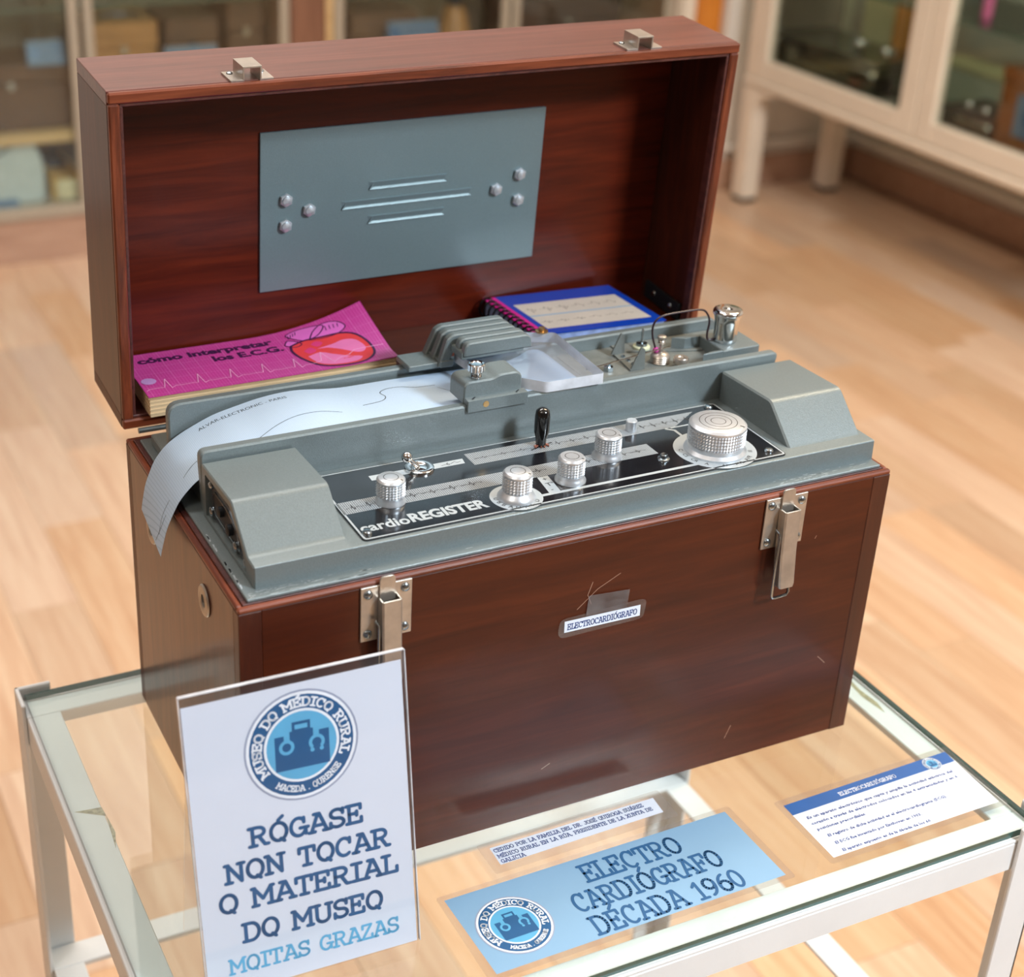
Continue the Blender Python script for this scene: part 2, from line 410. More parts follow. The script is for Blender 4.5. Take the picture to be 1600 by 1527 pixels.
def at(v): return tuple(c * K for c in v)

# ------------------------------------------------------------------ lettering
def A_(cx, cy, rx, ry, a0, a1, n=10):
    return [(cx + rx * math.cos(math.radians(a0 + (a1 - a0) * k / n)), cy + ry * math.sin(math.radians(a0 + (a1 - a0) * k / n))) for k in range(n + 1)]
def sf(x, y, l=.13, r=.13): return [(x - l, y), (x + r, y)]
G = {
 'A': (.8, [[(.1, 0), (.38, 1), (.44, 1), (.72, 0)], [(.24, .34), (.58, .34)], sf(.1, 0, .1, .14), sf(.72, 0, .14, .1), [(.22, 1), (.44, 1)]]),
 'C': (.74, [A_(.38, .5, .3, .5, 50, 310, 16), [(.62, .98), (.62, .7)]]),
 'D': (.78, [[(.14, 0), (.14, 1)], [(.02, 0), (.36, 0)] + A_(.36, .5, .32, .5, -90, 90, 10) + [(.02, 1)]]),
 'E': (.72, [[(.14, 0), (.14, 1)], [(.02, 0), (.62, 0), (.62, .26)], [(.02, 1), (.6, 1), (.6, .76)], [(.14, .52), (.44, .52)], [(.44, .4), (.44, .64)]]),
 'F': (.7, [[(.14, 0), (.14, 1)], sf(.14, 0, .12, .16), [(.02, 1), (.62, 1), (.62, .74)], [(.14, .5), (.44, .5)], [(.44, .38), (.44, .62)]]),
 'G': (.78, [A_(.38, .5, .3, .5, 50, 350, 16), [(.66, .42), (.66, .05)], [(.44, .42), (.76, .42)], [(.6, .98), (.6, .72)]]),
 'H': (.8, [[(.14, 0), (.14, 1)], [(.64, 0), (.64, 1)], [(.14, .5), (.64, .5)], sf(.14, 0), sf(.64, 0), sf(.14, 1), sf(.64, 1)]),
 'I': (.5, [[(.25, 0), (.25, 1)], sf(.25, 0, .2, .2), sf(.25, 1, .2, .2)]),
 'J': (.62, [[(.46, 1), (.46, .28)] + A_(.26, .28, .2, .28, 0, -170, 8), [(.3, 1), (.6, 1)]]),
 'L': (.68, [[(.18, 0), (.18, 1)], [(.02, 0), (.62, 0), (.62, .3)], sf(.18, 1, .16, .16)]),
 'M': (.92, [[(.12, 0), (.12, 1), (.45, .35), (.78, 1), (.78, 0)], sf(.12, 0, .1, .14), sf(.78, 0, .14, .1), [(.02, 1), (.14, 1)], [(.76, 1), (.88, 1)]]),
 'N': (.84, [[(.14, 0), (.14, 1), (.66, 0), (.66, 1)], sf(.14, 0), [(.02, 1), (.16, 1)], sf(.66, 1)]),
 'O': (.78, [A_(.38, .5, .31, .5, 0, 360, 20)]),
 'P': (.72, [[(.16, 0), (.16, 1)], sf(.16, 0, .14, .18), [(.02, 1), (.38, 1)] + A_(.38, .74, .24, .26, 90, -90, 8) + [(.16, .48)]]),
 'R': (.8, [[(.16, 0), (.16, 1)], sf(.16, 0, .14, .14), [(.02, 1), (.38, 1)] + A_(.38, .75, .24, .25, 90, -90, 8) + [(.16, .5)], [(.4, .5), (.62, 0), (.76, 0)]]),
 'S': (.7, [A_(.34, .75, .25, .25, 20, 250, 9) + A_(.34, .25, .27, .25, 90, -160, 10), [(.58, 1), (.58, .74)], [(.08, 0), (.08, .28)]]),
 'T': (.76, [[(.37, 0), (.37, 1)], sf(.37, 0, .16, .16), [(.06, .72), (.06, 1), (.68, 1), (.68, .72)]]),
 'U': (.82, [[(.14, 1), (.14, .3)] + A_(.4, .3, .26, .3, 180, 360, 10) + [(.66, 1)], sf(.14, 1), sf(.66, 1)]),
 'V': (.8, [[(.12, 1), (.4, 0), (.68, 1)], sf(.12, 1), sf(.68, 1)]),
 'X': (.78, [[(.12, 0), (.66, 1)], [(.12, 1), (.66, 0)], sf(.12, 0), sf(.66, 0), sf(.12, 1), sf(.66, 1)]),
 'Q': (.78, [A_(.38, .5, .31, .5, 0, 360, 20), [(.34, .1), (.5, .02), (.7, -.12)]]),
 'Z': (.7, [[(.08, .74), (.08, 1), (.58, 1), (.06, 0), (.62, 0), (.62, .28)]]),
 '0': (.66, [A_(.32, .5, .25, .5, 0, 360, 18)]),
 '1': (.56, [[(.08, .8), (.28, 1), (.28, 0)], sf(.28, 0, .2, .2)]),
 '6': (.66, [A_(.34, .3, .25, .3, 0, 360, 14), A_(.52, .32, .43, .66, 180, 98, 8)]),
 '9': (.66, [A_(.31, .7, .25, .3, 0, 360, 14), A_(.13, .68, .43, .66, 0, -82, 8)]),
 '3': (.62, [A_(.28, .76, .22, .24, 150, -90, 9), A_(.28, .26, .25, .26, 90, -150, 10)]),
 '2': (.62, [A_(.3, .74, .23, .26, 170, -30, 8) + [(.06, 0), (.58, 0)]]),
 '.': (.3, [[(.13, .04), (.17, .04)]]), ',': (.3, [[(.17, .06), (.1, -.14)]]), ' ': (.5, []), '-': (.5, [[(.1, .45), (.4, .45)]]),
}
ACC = {'Ó': 'O', 'É': 'E', 'Á': 'A', 'Ú': 'U'}
def lifter(fmap):
    """stacks overlapping strokes a few microns apart, like layers of print"""
    st = [0]
    def go(pts):
        st[0] = (st[0] + 1) % 7; k = st[0] * .005
        p = [Vector(fmap(*q)) for q in pts]
        a = Vector(fmap(*pts[0])); du = Vector(fmap(pts[0][0] + .01, pts[0][1])) - a; dv = Vector(fmap(pts[0][0], pts[0][1] + .01)) - a
        n = du.cross(dv)
        if n.length > 0: n.normalize()
        return [tuple(v + n * k) for v in p]
    return go
def slab(mb, text, u0, v0, u1, h, wt, fmap, tick=False, wtrack=1.0):
    """typewriter slab letters as flat ribbons between u0 and u1 on baseline v0; fmap(u,v) -> point"""
    adv = [G[ACC.get(c, c)][0] * wtrack for c in text]
    tot = sum(adv); k = (u1 - u0) / tot; x = u0; r = wt / 2
    lf_ = lifter(fmap)
    def ribbon(pts):
        for a, b in zip(pts[:-1], pts[1:]):
            dx, dy = b[0] - a[0], b[1] - a[1]; L = math.hypot(dx, dy) or 1e-9
            nx, ny = -dy / L * r, dx / L * r
            q = [(a[0] + nx, a[1] + ny), (a[0] - nx, a[1] - ny), (b[0] - nx, b[1] - ny), (b[0] + nx, b[1] + ny)]
            mb.add(lf_([p for p in q]), [(0, 1, 2, 3)])
        for p in pts:
            q = [(p[0] + r * math.cos(PI / 4 * i + .39), p[1] + r * math.sin(PI / 4 * i + .39)) for i in range(8)]
            mb.add(lf_(q), [tuple(range(8))])
    for c, a in zip(text, adv):
        base = ACC.get(c, c)
        for st in G[base][1]:
            ribbon([(x + p[0] * k * wtrack, v0 + p[1] * h) for p in st])
        if c in ACC: ribbon([(x + .38 * k, v0 + 1.14 * h), (x + .56 * k, v0 + 1.34 * h)])
        if tick and base == 'O': ribbon([(x + .44 * k, v0 + .10 * h), (x + .58 * k, v0 - .07 * h)])
        x += a * k
    return mb
def ribbon_line(mb, pts, wt, fmap):
    r = wt / 2; lf_ = lifter(fmap)
    for a, b in zip(pts[:-1], pts[1:]):
        dx, dy = b[0] - a[0], b[1] - a[1]; L = math.hypot(dx, dy) or 1e-9
        nx, ny = -dy / L * r, dx / L * r; ex, ey = dx / L * r * .5, dy / L * r * .5
        mb.add(lf_([(a[0] + nx - ex, a[1] + ny - ey), (a[0] - nx - ex, a[1] - ny - ey), (b[0] - nx + ex, b[1] - ny + ey), (b[0] + nx + ex, b[1] + ny + ey)]), [(0, 1, 2, 3)])
    return mb
def font(mb, text, u0, v0, h, fmap, width=None, bold=0.0, shear=0.0, res=3):
    """built-in sans face turned to mesh; h = capital height; width scales the line to fit"""
    cu = bpy.data.curves.new('lettering_source', 'FONT'); cu.body = text; cu.size = 1.0; cu.resolution_u = res
    cu.offset = bold; cu.shear = shear; cu.fill_mode = 'FRONT'
    o = bpy.data.objects.new('lettering_source', cu); COL.objects.link(o)
    dg = bpy.context.evaluated_depsgraph_get(); me = bpy.data.meshes.new_from_object(o.evaluated_get(dg))
    vs = [v.co.copy() for v in me.vertices]; fs = [tuple(p.vertices) for p in me.polygons]
    bpy.data.objects.remove(o); bpy.data.curves.remove(cu); bpy.data.meshes.remove(me)
    if not vs: return mb
    x0 = min(v.x for v in vs); x1 = max(v.x for v in vs)
    sy = h / 0.72; sx = (width / (x1 - x0)) if width else sy
    return mb.add([fmap(u0 + (v.x - x0) * sx, v0 + v.y * sy) for v in vs], fs)
def poly(mb, pts, fmap): return mb.add([fmap(*p) for p in pts], [tuple(range(len(pts)))])
def disc(mb, cx, cy, r, fmap, n=40, ry=None): return poly(mb, [(cx + r * math.cos(2 * PI * i / n), cy + (ry or r) * math.sin(2 * PI * i / n)) for i in range(n)], fmap)
def annul(mb, cx, cy, r0, r1, fmap, n=48, a0=0, a1=360):
    V = []; F = []
    for i in range(n + 1):
        a = math.radians(a0 + (a1 - a0) * i / n)
        V += [fmap(cx + r0 * math.cos(a), cy + r0 * math.sin(a)), fmap(cx + r1 * math.cos(a), cy + r1 * math.sin(a))]
    for i in range(n): F.append((2 * i, 2 * i + 1, 2 * i + 3, 2 * i + 2))
    return mb.add(V, F)
def lay(plane, d):
    """plane(u,v,d) -> point; returns fmap at height d"""
    return lambda u, v: plane(u, v, d)

def logo(parent, plane, cx, cy, R, rot=0.0):
    """round museum emblem, R = outer radius, drawn in layers on its card"""
    s = R / 33.0; tilt = math.radians(rot)
    def T(u, v): return (cx + (u * math.cos(tilt) - v * math.sin(tilt)) * s, cy + (u * math.sin(tilt) + v * math.cos(tilt)) * s)
    def mp(d): return lambda u, v: plane(*T(u, v), d)
    disc(B(), 0, 0, 34.2, mp(.10)).build('emblem_grey_ring', 'logo_grey', parent)  # grey ring printed just outside the white rim
    disc(B(), 0, 0, 33, mp(.14)).build('emblem_rim', 'logo_white', parent)
    disc(B(), 0, 0, 31.2, mp(.18)).build('emblem_ring', 'navy', parent)
    disc(B(), 0, 0, 22.6, mp(.22)).build('emblem_inner_rim', 'logo_white', parent)
    disc(B(), 0, 0, 21, mp(.26)).build('emblem_disc', 'sky', parent)
    b = B(); m = mp(.30)
    poly(b, [(-16, -14), (16.5, -14), (16.5, 7.5), (10.5, 7.5), (10.5, 3), (7, 3), (7, 9.5), (-7, 9.5), (-7, 3), (-10.5, 3), (-10.5, 7.5), (-16, 7.5)], m)
    poly(b, [(-5.5, 9.5), (5.5, 9.5), (5.5, 15), (-5.5, 15)], m)
    b.build('emblem_bag', 'navy', parent)
    b = B(); m = mp(.34)
    poly(b, [(-3.8, 10.4), (3.8, 10.4), (3.8, 13.2), (-3.8, 13.2)], m)
    annul(b, -9, .2, 2.6, 4.6, m); poly(b, [(-9.6, 4.4), (-8.0, 4.4), (-8.0, 7.5), (-9.6, 7.5)], m)
    annul(b, 9, .2, 2.8, 4.8, m, a0=-50, a1=230); poly(b, [(8.1, 4.6), (9.7, 4.6), (9.7, 7.5), (8.1, 7.5)], m)
    disc(b, 6.2, -4.2, 1.3, m, 12); disc(b, 11.8, -4.2, 1.3, m, 12)
    b.build('emblem_stethoscope', 'sky', parent)
    def arc(text, r, a0, a1, h, wt, flip=False):
        bb = B(); L = math.radians(abs(a1 - a0)) * r; m = mp(.34)
        def fm(u, v):
            if not flip:
                a = math.radians(a0) - u / r; rr = r + v
            else:
                a = math.radians(a0) + u / r; rr = r - v
            return m(rr * math.cos(a), rr * math.sin(a))
        slab(bb, text, 0, 0, L, h, wt, fm, tick=True); bb.build('emblem_lettering', 'logo_white', parent)
    arc('MUSEO DO MÉDICO RURAL', 24.2, 215, -24, 5.0, 1.15)
    arc('MACEDA . OURENSE', 28.6, 234, 324, 3.5, .75, True)

# ================================================================== SETTING
FZ = -0.75
def struct(b, name, mat, parent=None, smooth=0):
    o = b.build(name, mat, parent, smooth=smooth)
    o['kind'] = 'structure'; return o
X0, X1, Y0, Y1 = -2.6, 3.09, -2.9, 3.62
floor = struct(MB().box(X0, X1, Y0, Y1, FZ - 0.05, FZ - 0.004), 'floor', 'plinth')
ORG[floor.name] = floor.location.copy()
struct(MB().box(X0, X1, Y0, Y1, CEIL, CEIL + 0.05), 'ceiling', 'ceiling')
struct(MB().box(X0 - .05, X0, Y0, Y1, FZ, CEIL), 'wall_left', 'wall_tan')
struct(MB().box(X1, X1 + .05, Y0, Y1, FZ, CEIL), 'wall_right', 'wall')
struct(MB().box(X0, X1, Y0 - .05, Y0, FZ, CEIL), 'wall_front', 'wall_tan')
struct(MB().box(X0, X1, Y1, Y1 + .05, FZ, CEIL), 'wall_back', 'wall')
struct(MB().box(2.56, X1, 3.14, Y1, FZ, CEIL), 'trim_1', 'wall').update_tag()
struct(MB().box(2.56, X1 - .012, 3.126, 3.14, FZ, FZ + .095, .003), 'baseboard_back', 'plinth')
struct(MB().box(X1 - .014, X1, Y0, 3.126, FZ, FZ + .095, .003), 'baseboard_right', 'plinth')
struct(MB().box(X0, X0 + .014, Y0, 3.18, FZ, FZ + .095, .003), 'baseboard_left', 'plinth')
struct(MB().box(2.47, 2.555, 3.16, 3.22, FZ, CEIL, .004), 'trim_2', 'orange_wood')
struct(MB().box(2.425, 2.468, 3.17, 3.6, FZ, CEIL, .003), 'trim_3', 'cream')
# floor strips: the ones in view are parts of the floor, the rest one part
PW = 0.112; rows = []
xs = 0.1161
ix0 = int(math.floor((X0 - xs) / PW)); rest = MB(); meshes = {}
LEN = [0.42, 0.55, 0.68]
def plank_mesh(L):
    if L not in meshes:
        b = MB(); b.box(0.0004, PW - 0.0004, 0.0004, L - 0.0004, -0.004, 0, 0.0004)
        me = bpy.data.meshes.new('plank'); me.from_pydata(b.v, [], b.f)
        bm = bmesh.new(); bm.from_mesh(me); bmesh.ops.recalc_face_normals(bm, faces=bm.faces); bm.to_mesh(me); bm.free()
        me.materials.append(M['plank']); meshes[L] = me
    return meshes[L]
for i in range(ix0, 60):
    x = xs + i * PW
    if x < X0 or x + PW > X1: continue
    y = Y0 + random.choice((0, .1, .2, .3)) if i else 1.5645 - 0.68 * 6
    while y < Y1 - 0.3:
        L = random.choice(LEN) if i else 0.68
        if y + L > Y1: L = 0.42 if y + 0.42 < Y1 else None
        if L is None: break
        # wedge of floor the photograph shows
        cy = y + L; lx = 0.07 + 0.0 * cy
        inview = (x + PW > -0.35) and cy > 0.05 and y < 3.25 and (x < 1.2 + 0.95 * cy) and (x > -0.35)
        if inview:
            link('plank', plank_mesh(L), (x, y, FZ), floor)
        else:
            rest.box(x + .0004, x + PW - .0004, y + .0004, y + L - .0004, FZ - .004, FZ)
        y += L
ro = rest.build('floor_planks', 'plank', floor, smooth=0, kind='stuff')

# white pipe along the return wall
b = MB(); b.tube([(2.58, 3.113, -0.615), (3.06, 3.113, -0.615)], .011, 12)
b.tube([(3.045, 3.11, -0.615), (3.045, 1.3, -0.615)], .011, 12)
t = tag(b.build('heating_pipe', 'wall'), 'white pipe running low along the wall behind the cream cabinet', 'pipe')

# ------------------------------------------------------------------ display cases along the back
def display_case(x0, x1, label, stiles):
    t = thing('display_case', ((x0 + x1) / 2, 3.38, FZ), label, 'display case', 'glazed display cases along the back wall')
    yf, yb = 3.2, 3.56; T = 1.1
    MB().box(x0, x1, yf + .012, yb, FZ, -.632).build('plinth', 'plinth', t, 0)
    MB().box(x0, x1, yf, yb, -.632, -.602, .002).build('bottom_rail', 'stile', t, 0)
    MB().box(x0, x1, yb - .02, yb, -.60, T).build('back_panel', 'back_panel', t, 0)
    for xa in (x0, x1 - .016): MB().box(xa, xa + .016, yf + .03, yb - .02, -.60, T).build('side_panel', 'plinth', t, 0)
    MB().box(x0 + .016, x1 - .016, yf + .03, yb - .02, -.445, -.420).build('shelf', 'shelf_wood', t, 0)
    g = MB().box(x0 + .016, x1 - .016, yf + .035, yb - .03, -.117, -.111).build('glass_shelf', 'shelf_glass', t, 0)
    MB().box(x0 + .016, x1 - .016, yf + .032, yf + .035, -.117, -.111).build('shelf_edge', 'shelf_edge', g, 0)
    MB().box(x0, x1, yf, yb, T, T + .04).build('top_panel', 'plinth', t, 0)
    m = (x0 + x1) / 2
    for (a, c, dy) in ((x0 + .004, m - .010, 0.0), (m + .0055, x1 - .004, .013)):
        d = MB(); yy = yf + .003 + dy
        d.box(a, a + .025, yy, yy + .01, -.602, T, .001); d.box(c - .025, c, yy, yy + .01, -.602, T, .001)
        d.box(a + .025, c - .025, yy, yy + .01, T - .03, T)
        dd = d.build('sliding_door', 'stile', t, 0)
        MB().box(a + .02, c - .02, yy + .003, yy + .007, -.60, T - .02).build('pane', 'pane', dd, 0)
    return t
c1 = display_case(.135, 1.234, 'glazed display case with the grey recorder and yellow tray on its bottom shelf', None)
c2 = display_case(1.350, 2.420, 'glazed display case right of the brown panel, holding the tan cone', None)
t = thing('filler_panel', (1.292, 3.3, FZ), 'brown upright panel with a pale edge strip between the two display cases', 'panel')
MB().box(1.2345, 1.330, 3.215, 3.56, FZ, 1.14).build('board', 'brown_wall', t, 0)
MB().box(1.330, 1.3495, 3.205, 3.56, FZ, 1.14).build('edge_strip', 'shelf_wood', t, 0)

# contents of the display cases
def card(x0, x1, y, z0, h, label, mat='card_blue', dark=True, lean=.02):
    b = MB(); b.add([(x0, y, z0), (x1, y, z0), (x1, y + lean, z0 + h), (x0, y + lean, z0 + h), (x0, y + .003, z0), (x1, y + .003, z0), (x1, y + lean + .003, z0 + h), (x0, y + lean + .003, z0 + h), (x0, y + .035, z0), (x1, y + .035, z0)],
                    [(0, 1, 2, 3), (5, 4, 7, 6), (3, 2, 6, 7), (0, 3, 7, 4), (1, 5, 6, 2), (7, 6, 9, 8)])
    t = thing('name_card', ((x0 + x1) / 2, y, z0), label, 'card', 'blue name cards in the display cases')
    b.build('card', mat, t, 0)
    f = lambda u, v: (x0 + u, y + lean * v / h - .0006, z0 + v)
    disc(MB(), .018, h * .5, h * .30, f, 20).build('emblem', 'navy', t, 0)
    l = MB()
    for k in range(2): poly(l, rect(.036, (x1 - x0) - .008, h * (.3 + .3 * k), h * (.42 + .3 * k)), f)
    l.build('lettering', 'navy', t, 0)
card(.555, .65, 3.25, -.255 + .0, .058, 'pale blue name card standing on the dark case at left', lean=.02)
def boxy(name, x0, x1, y0, y1, z0, z1, mat, label, cat, lid='dark_box', handle=True, c=.006, group=None):
    t = thing(name, ((x0 + x1) / 2, (y0 + y1) / 2, z0), label, cat, group)
    zc = z0 + (z1 - z0) * .72
    MB().box(x0, x1, y0, y1, z0, zc - .001, c).build('body', mat, t, 0)
    MB().box(x0 - .002, x1 + .002, y0 - .002, y1 + .002, zc, z1, c).build('lid', lid or mat, t, 0)
    if handle:
        m = (x0 + x1) / 2; w_ = min(.05, (x1 - x0) * .3)
        MB().tube([(m - w_, y0 + .03, z1), (m - w_, y0 + .03, z1 + .012), (m + w_, y0 + .03, z1 + .012), (m + w_, y0 + .03, z1)], .004, 8).build('handle', 'steel_dark', t)
    MB().box((x0 + x1) / 2 - .008, (x0 + x1) / 2 + .008, y0 - .006, y0 - .002, zc - .014, zc + .008).build('clasp', 'zinc', t, 0)
    return t
boxy('instrument_case', .36, .66, 3.27, 3.47, -.42, -.255, 'leather', 'dark brown leather case in the left display case under a blue name card', 'case', 'leather', False)
boxy('wooden_case', .72, .90, 3.30, 3.48, -.42, -.17, 'tan_wood', 'tan wooden box with dark handle in the left display case', 'box', 'tan_wood')
boxy('wooden_case', .93, 1.07, 3.32, 3.50, -.42, -.175, 'tan_wood', 'narrow tan wooden box behind a blue name card', 'box', 'leather', False)
boxy('instrument_case', 1.09, 1.19, 3.30, 3.46, -.42, -.13, 'leather', 'tall brown case at the right end of the left display case', 'case', 'leather', False)
card(.905, 1.045, 3.24, -.288 + .0, .055, 'blue name card just above the far edge of the open lid, left side')
o = tag(MB().box(.895, 1.055, 3.238, 3.29, -.42, -.289, .003).build('card_stand', 'dark_box', None, 0), 'low dark block that carries the blue name card in the left case', 'stand')
boxy('wooden_case', 1.44, 1.64, 3.30, 3.48, -.42, -.19, 'leather', 'brown box at the left end of the right display case', 'case', 'leather', False)
card(1.53, 1.68, 3.24, -.262, .055, 'blue name card just above the far edge of the open lid, middle')
tag(MB().box(1.52, 1.69, 3.238, 3.29, -.42, -.263, .003).build('card_stand', 'dark_box', None, 0), 'low dark block that carries the blue name card in the right case', 'stand')
t = thing('tan_cone', (1.775, 3.35, -.42), 'tan tapering wooden cone standing in the right display case', 'funnel')
MB().lathe([(.085, 0), (.085, .01), (.03, .225), (.022, .23)], (1.775, 3.35, -.42), 24).build('cone', 'tan_wood', t)
MB().lathe([(.02, 0), (.02, .03), (.012, .034)], (1.775, 3.35, -.19), 16).build('collar', 'steel_dark', t)
boxy('instrument_case', 1.93, 2.28, 3.28, 3.48, -.42, -.17, 'dark_box', 'long dark case at the right end of the right display case', 'case', 'dark_box')
# slanted grey recorder and the yellow tray on the bottom shelf
t = thing('desk_recorder', (.48, 3.33, -.602), 'pale grey recorder with slanted open top on the bottom shelf of the display case', 'recorder')
prof = rnd([(.30, -.602), (.572, -.602), (.572, -.50), (.548, -.438), (.520, -.436), (.38, -.530), (.30, -.540)], [.01, .02, .02, .012, .01, .01, .01])
MB().prism(prof, 'y', 3.25, 3.42, .004).build('housing', 'phone_grey', t)
MB().add([(.385, 3.262, -.5235), (.505, 3.262, -.443), (.505, 3.40, -.443), (.385, 3.40, -.5235), (.38, 3.262, -.520), (.50, 3.262, -.440), (.50, 3.40, -.440), (.38, 3.40, -.520)],
         [(0, 1, 2, 3), (4, 5, 6, 7), (0, 1, 5, 4), (2, 3, 7, 6), (1, 2, 6, 5), (3, 0, 4, 7)]).build('slot_panel', 'dark_box', t, 0)
MB().tube([(.37, 3.245, -.520), (.50, 3.245, -.428)], .006, 8).build('guide_bar', 'phone_grey', t)
t = thing('yellow_tray', (.625, 3.33, -.602), 'yellow plastic tray box with cream front beside the grey recorder', 'tray')
b = MB(); b.box(.588, .594, 3.25, 3.46, -.602, -.535); b.box(.655, .661, 3.25, 3.46, -.602, -.535); b.box(.594, .655, 3.454, 3.46, -.602, -.535); b.box(.594, .655, 3.25, 3.454, -.602, -.55)
b.build('body', 'yellow', t, 0)
MB().box(.598, .651, 3.235, 3.2495, -.602, -.548, .006).build('front_block', 'cream_plastic', t)
MB().box(.600, .650, 3.36, 3.45, -.5495, -.528, .004).build('insert', 'steel_dark', t)
card(.38, .50, 3.232, -.602, .018, 'low blue name card lying before the grey recorder', lean=.022)

# ------------------------------------------------------------------ cream vitrine on the right
t = V_ = thing('vitrine', (2.76, 2.32, FZ), 'cream painted metal vitrine on square legs with two glazed doors', 'cabinet')
xf_, xb = 2.58, 2.94; ya, yz = 1.60, 3.052; TV = 1.15
MB().box(xf_ + .004, xb, ya, yz, -.405, -.375, .003).build('base_frame', 'cream', t, 0)
MB().box(xf_ - .006, xf_ + .02, ya, yz, -.398, -.378, .004).build('base_moulding', 'cream', t, 0)
for (x, y) in ((xf_, yz - .058), (xf_, ya), (xb - .055, yz - .058), (xb - .055, ya)):
    l = MB().box(x, x + .055, y, y + .058, FZ + .012, -.405, .004).build('leg', 'cream', t, 0)
    MB().box(x + .002, x + .053, y + .002, y + .056, FZ, FZ + .012).build('foot_cap', 'dark_metal', l, 0)
for (yc, s_) in ((yz - .058, -1), (ya + .058, 1)):
    arc = [(yc, -.405), (yc, -.48)] + [(yc + s_ * .075 * (1 - math.cos(a * PI / 16)), -.48 + .062 * math.sin(a * PI / 16)) for a in range(1, 9)] + [(yc + s_ * .075, -.405)]
    MB().prism(arc, 'x', xf_ + .002, xf_ + .022).build('corner_bracket', 'cream', t)
MB().box(xb - .012, xb, ya + .02, yz - .02, -.375, TV).build('back_panel', 'pane', t, 0)
MB().box(xf_ + .03, xb - .012, ya + .02, yz - .02, -.375, -.345).build('bottom_shelf', 'vit_back', t, 0)
MB().box(xf_, xb, ya, yz, TV, TV + .05, .004).build('top_panel', 'pane', t, 0)
for y in (ya, yz - .022):
    b = MB(); b.box(xf_ + .03, xf_ + .06, y, y + .022, -.375, TV); b.box(xb - .042, xb - .012, y, y + .022, -.375, TV)
    b.box(xf_ + .06, xb - .042, y, y + .022, -.375, -.335); b.box(xf_ + .06, xb - .042, y, y + .022, TV - .04, TV)
    s_ = b.build('side_frame', 'cream', t, 0)
    MB().box(xf_ + .06, xb - .042, y + .008, y + .013, -.335, TV - .04).build('pane', 'pane', s_, 0)
def vdoor(y0, y1, gy0, gy1):
    b = MB(); b.box(xf_, xf_ + .028, y0, gy0, -.374, TV - .002, .003); b.box(xf_, xf_ + .028, gy1, y1, -.374, TV - .002, .003)
    b.box(xf_, xf_ + .028, gy0, gy1, -.374, -.320, .003); b.box(xf_, xf_ + .028, gy0, gy1, TV - .06, TV - .002, .003)
    d = b.build('door', 'cream', t, 0)
    MB().box(xf_ + .012, xf_ + .016, gy0, gy1, -.320, TV - .06).build('pane', 'pane', d, 0)
vdoor(2.330, 3.050, 2.394, 2.962); vdoor(1.602, 2.326, 1.690, 2.265)
g = MB().box(xf_ + .035, xb - .02, ya + .03, yz - .03, -.075, -.069).build('glass_shelf', 'shelf_glass', t, 0)
MB().box(xf_ + .032, xf_ + .035, ya + .03, yz - .03, -.075, -.069).build('shelf_edge', 'shelf_edge', g, 0)
# vitrine contents
zt = -.345
t = thing('instrument_tin', (2.72, 2.76, zt), 'long steel instrument tin with rounded lid and chrome balls behind the left vitrine door', 'tin')
MB().box(2.63, 2.82, 2.57, 2.995, zt, -.262, .01).build('body', 'steel_box', t)
MB().box(2.625, 2.825, 2.565, 3.0, -.260, -.242, .008).build('lid', 'steel_box', t)
for (x, y) in ((2.69, 2.70), (2.69, 2.59)):
    MB().ball((x, y, -.222), .019, 16, 10).build('knob', 'chrome', t)
MB().tube([(2.62, 2.62, -.30), (2.602, 2.62, -.30), (2.602, 2.59, -.30), (2.62, 2.59, -.30)], .004, 8).build('handle', 'copper', t)
t = thing('kidney_dish', (2.74, 2.50, zt), 'shallow steel dish at the right of the left vitrine door', 'dish')
MB().lathe([(.03, 0), (.05, .004), (.062, .05), (.060, .052), (.048, .008), (.01, .006)], (2.72, 2.49, zt), 28).build('bowl', 'steel_box', t)
MB().lathe([(.064, .05), (.065, .0545), (.060, .0545), (.060, .052)], (2.72, 2.49, zt), 28).build('rim', 'chrome', t)
t = thing('standing_block', (2.86, 2.60, zt), 'tall cream block with an orange spine standing at the vitrine back', 'book')  # upright cream block with an orange strip down one side
MB().box(2.80, 2.92, 2.71, 2.835, zt, -.055).build('cover', 'box_cream', t, 0)
MB().box(2.80, 2.92, 2.685, 2.709, zt, -.055, .004).build('flank', 'orange_wood', t, 0)
t = thing('wooden_chest', (2.72, 2.0, zt), 'brown wooden chest with a blue and white plate behind the right vitrine door', 'chest')
MB().box(2.64, 2.80, 1.80, 2.115, zt, -.18, .003).build('body', 'brown_wood', t, 0)
MB().box(2.636, 2.804, 1.796, 2.119, -.179, -.145, .004).build('lid', 'brown_wood', t, 0)
MB().box(2.636, 2.640, 1.95, 2.055, -.30, -.20).build('plate', 'card_blue', t, 0)
MB().lathe([(.022, 0), (.022, .0015)], (2.6345, 2.005, -.25), 20, 'x').build('emblem', 'navy', t)
t = thing('bandage_tin', (2.69, 2.20, zt), 'dark flat steel tin with two round chrome knobs beside the brown chest', 'tin')
MB().box(2.63, 2.78, 2.128, 2.30, zt, -.292, .006).build('body', 'steel_box', t)
MB().box(2.627, 2.783, 2.125, 2.303, -.291, -.283, .003).build('lid', 'dark_box', t)
for y in (2.165, 2.225): MB().ball((2.655, y, -.271), .011, 14, 8).build('knob', 'chrome', t)
t = thing('glass_rod', (2.74, 2.28, -.069), 'pink capped glass tube standing on the upper vitrine shelf', 'tube')
MB().lathe([(.012, 0), (.014, .004), (.014, .10), (.010, .104)], (2.70, 2.27, -.069), 16).build('tube', 'heart_pink', t)
MB().lathe([(.016, 0), (.016, .01)], (2.70, 2.27, .035), 16).build('cap', 'zinc', t)
t = thing('flat_box', (2.82, 2.35, zt), 'olive flat box lying deep in the vitrine behind the steel tin', 'box')
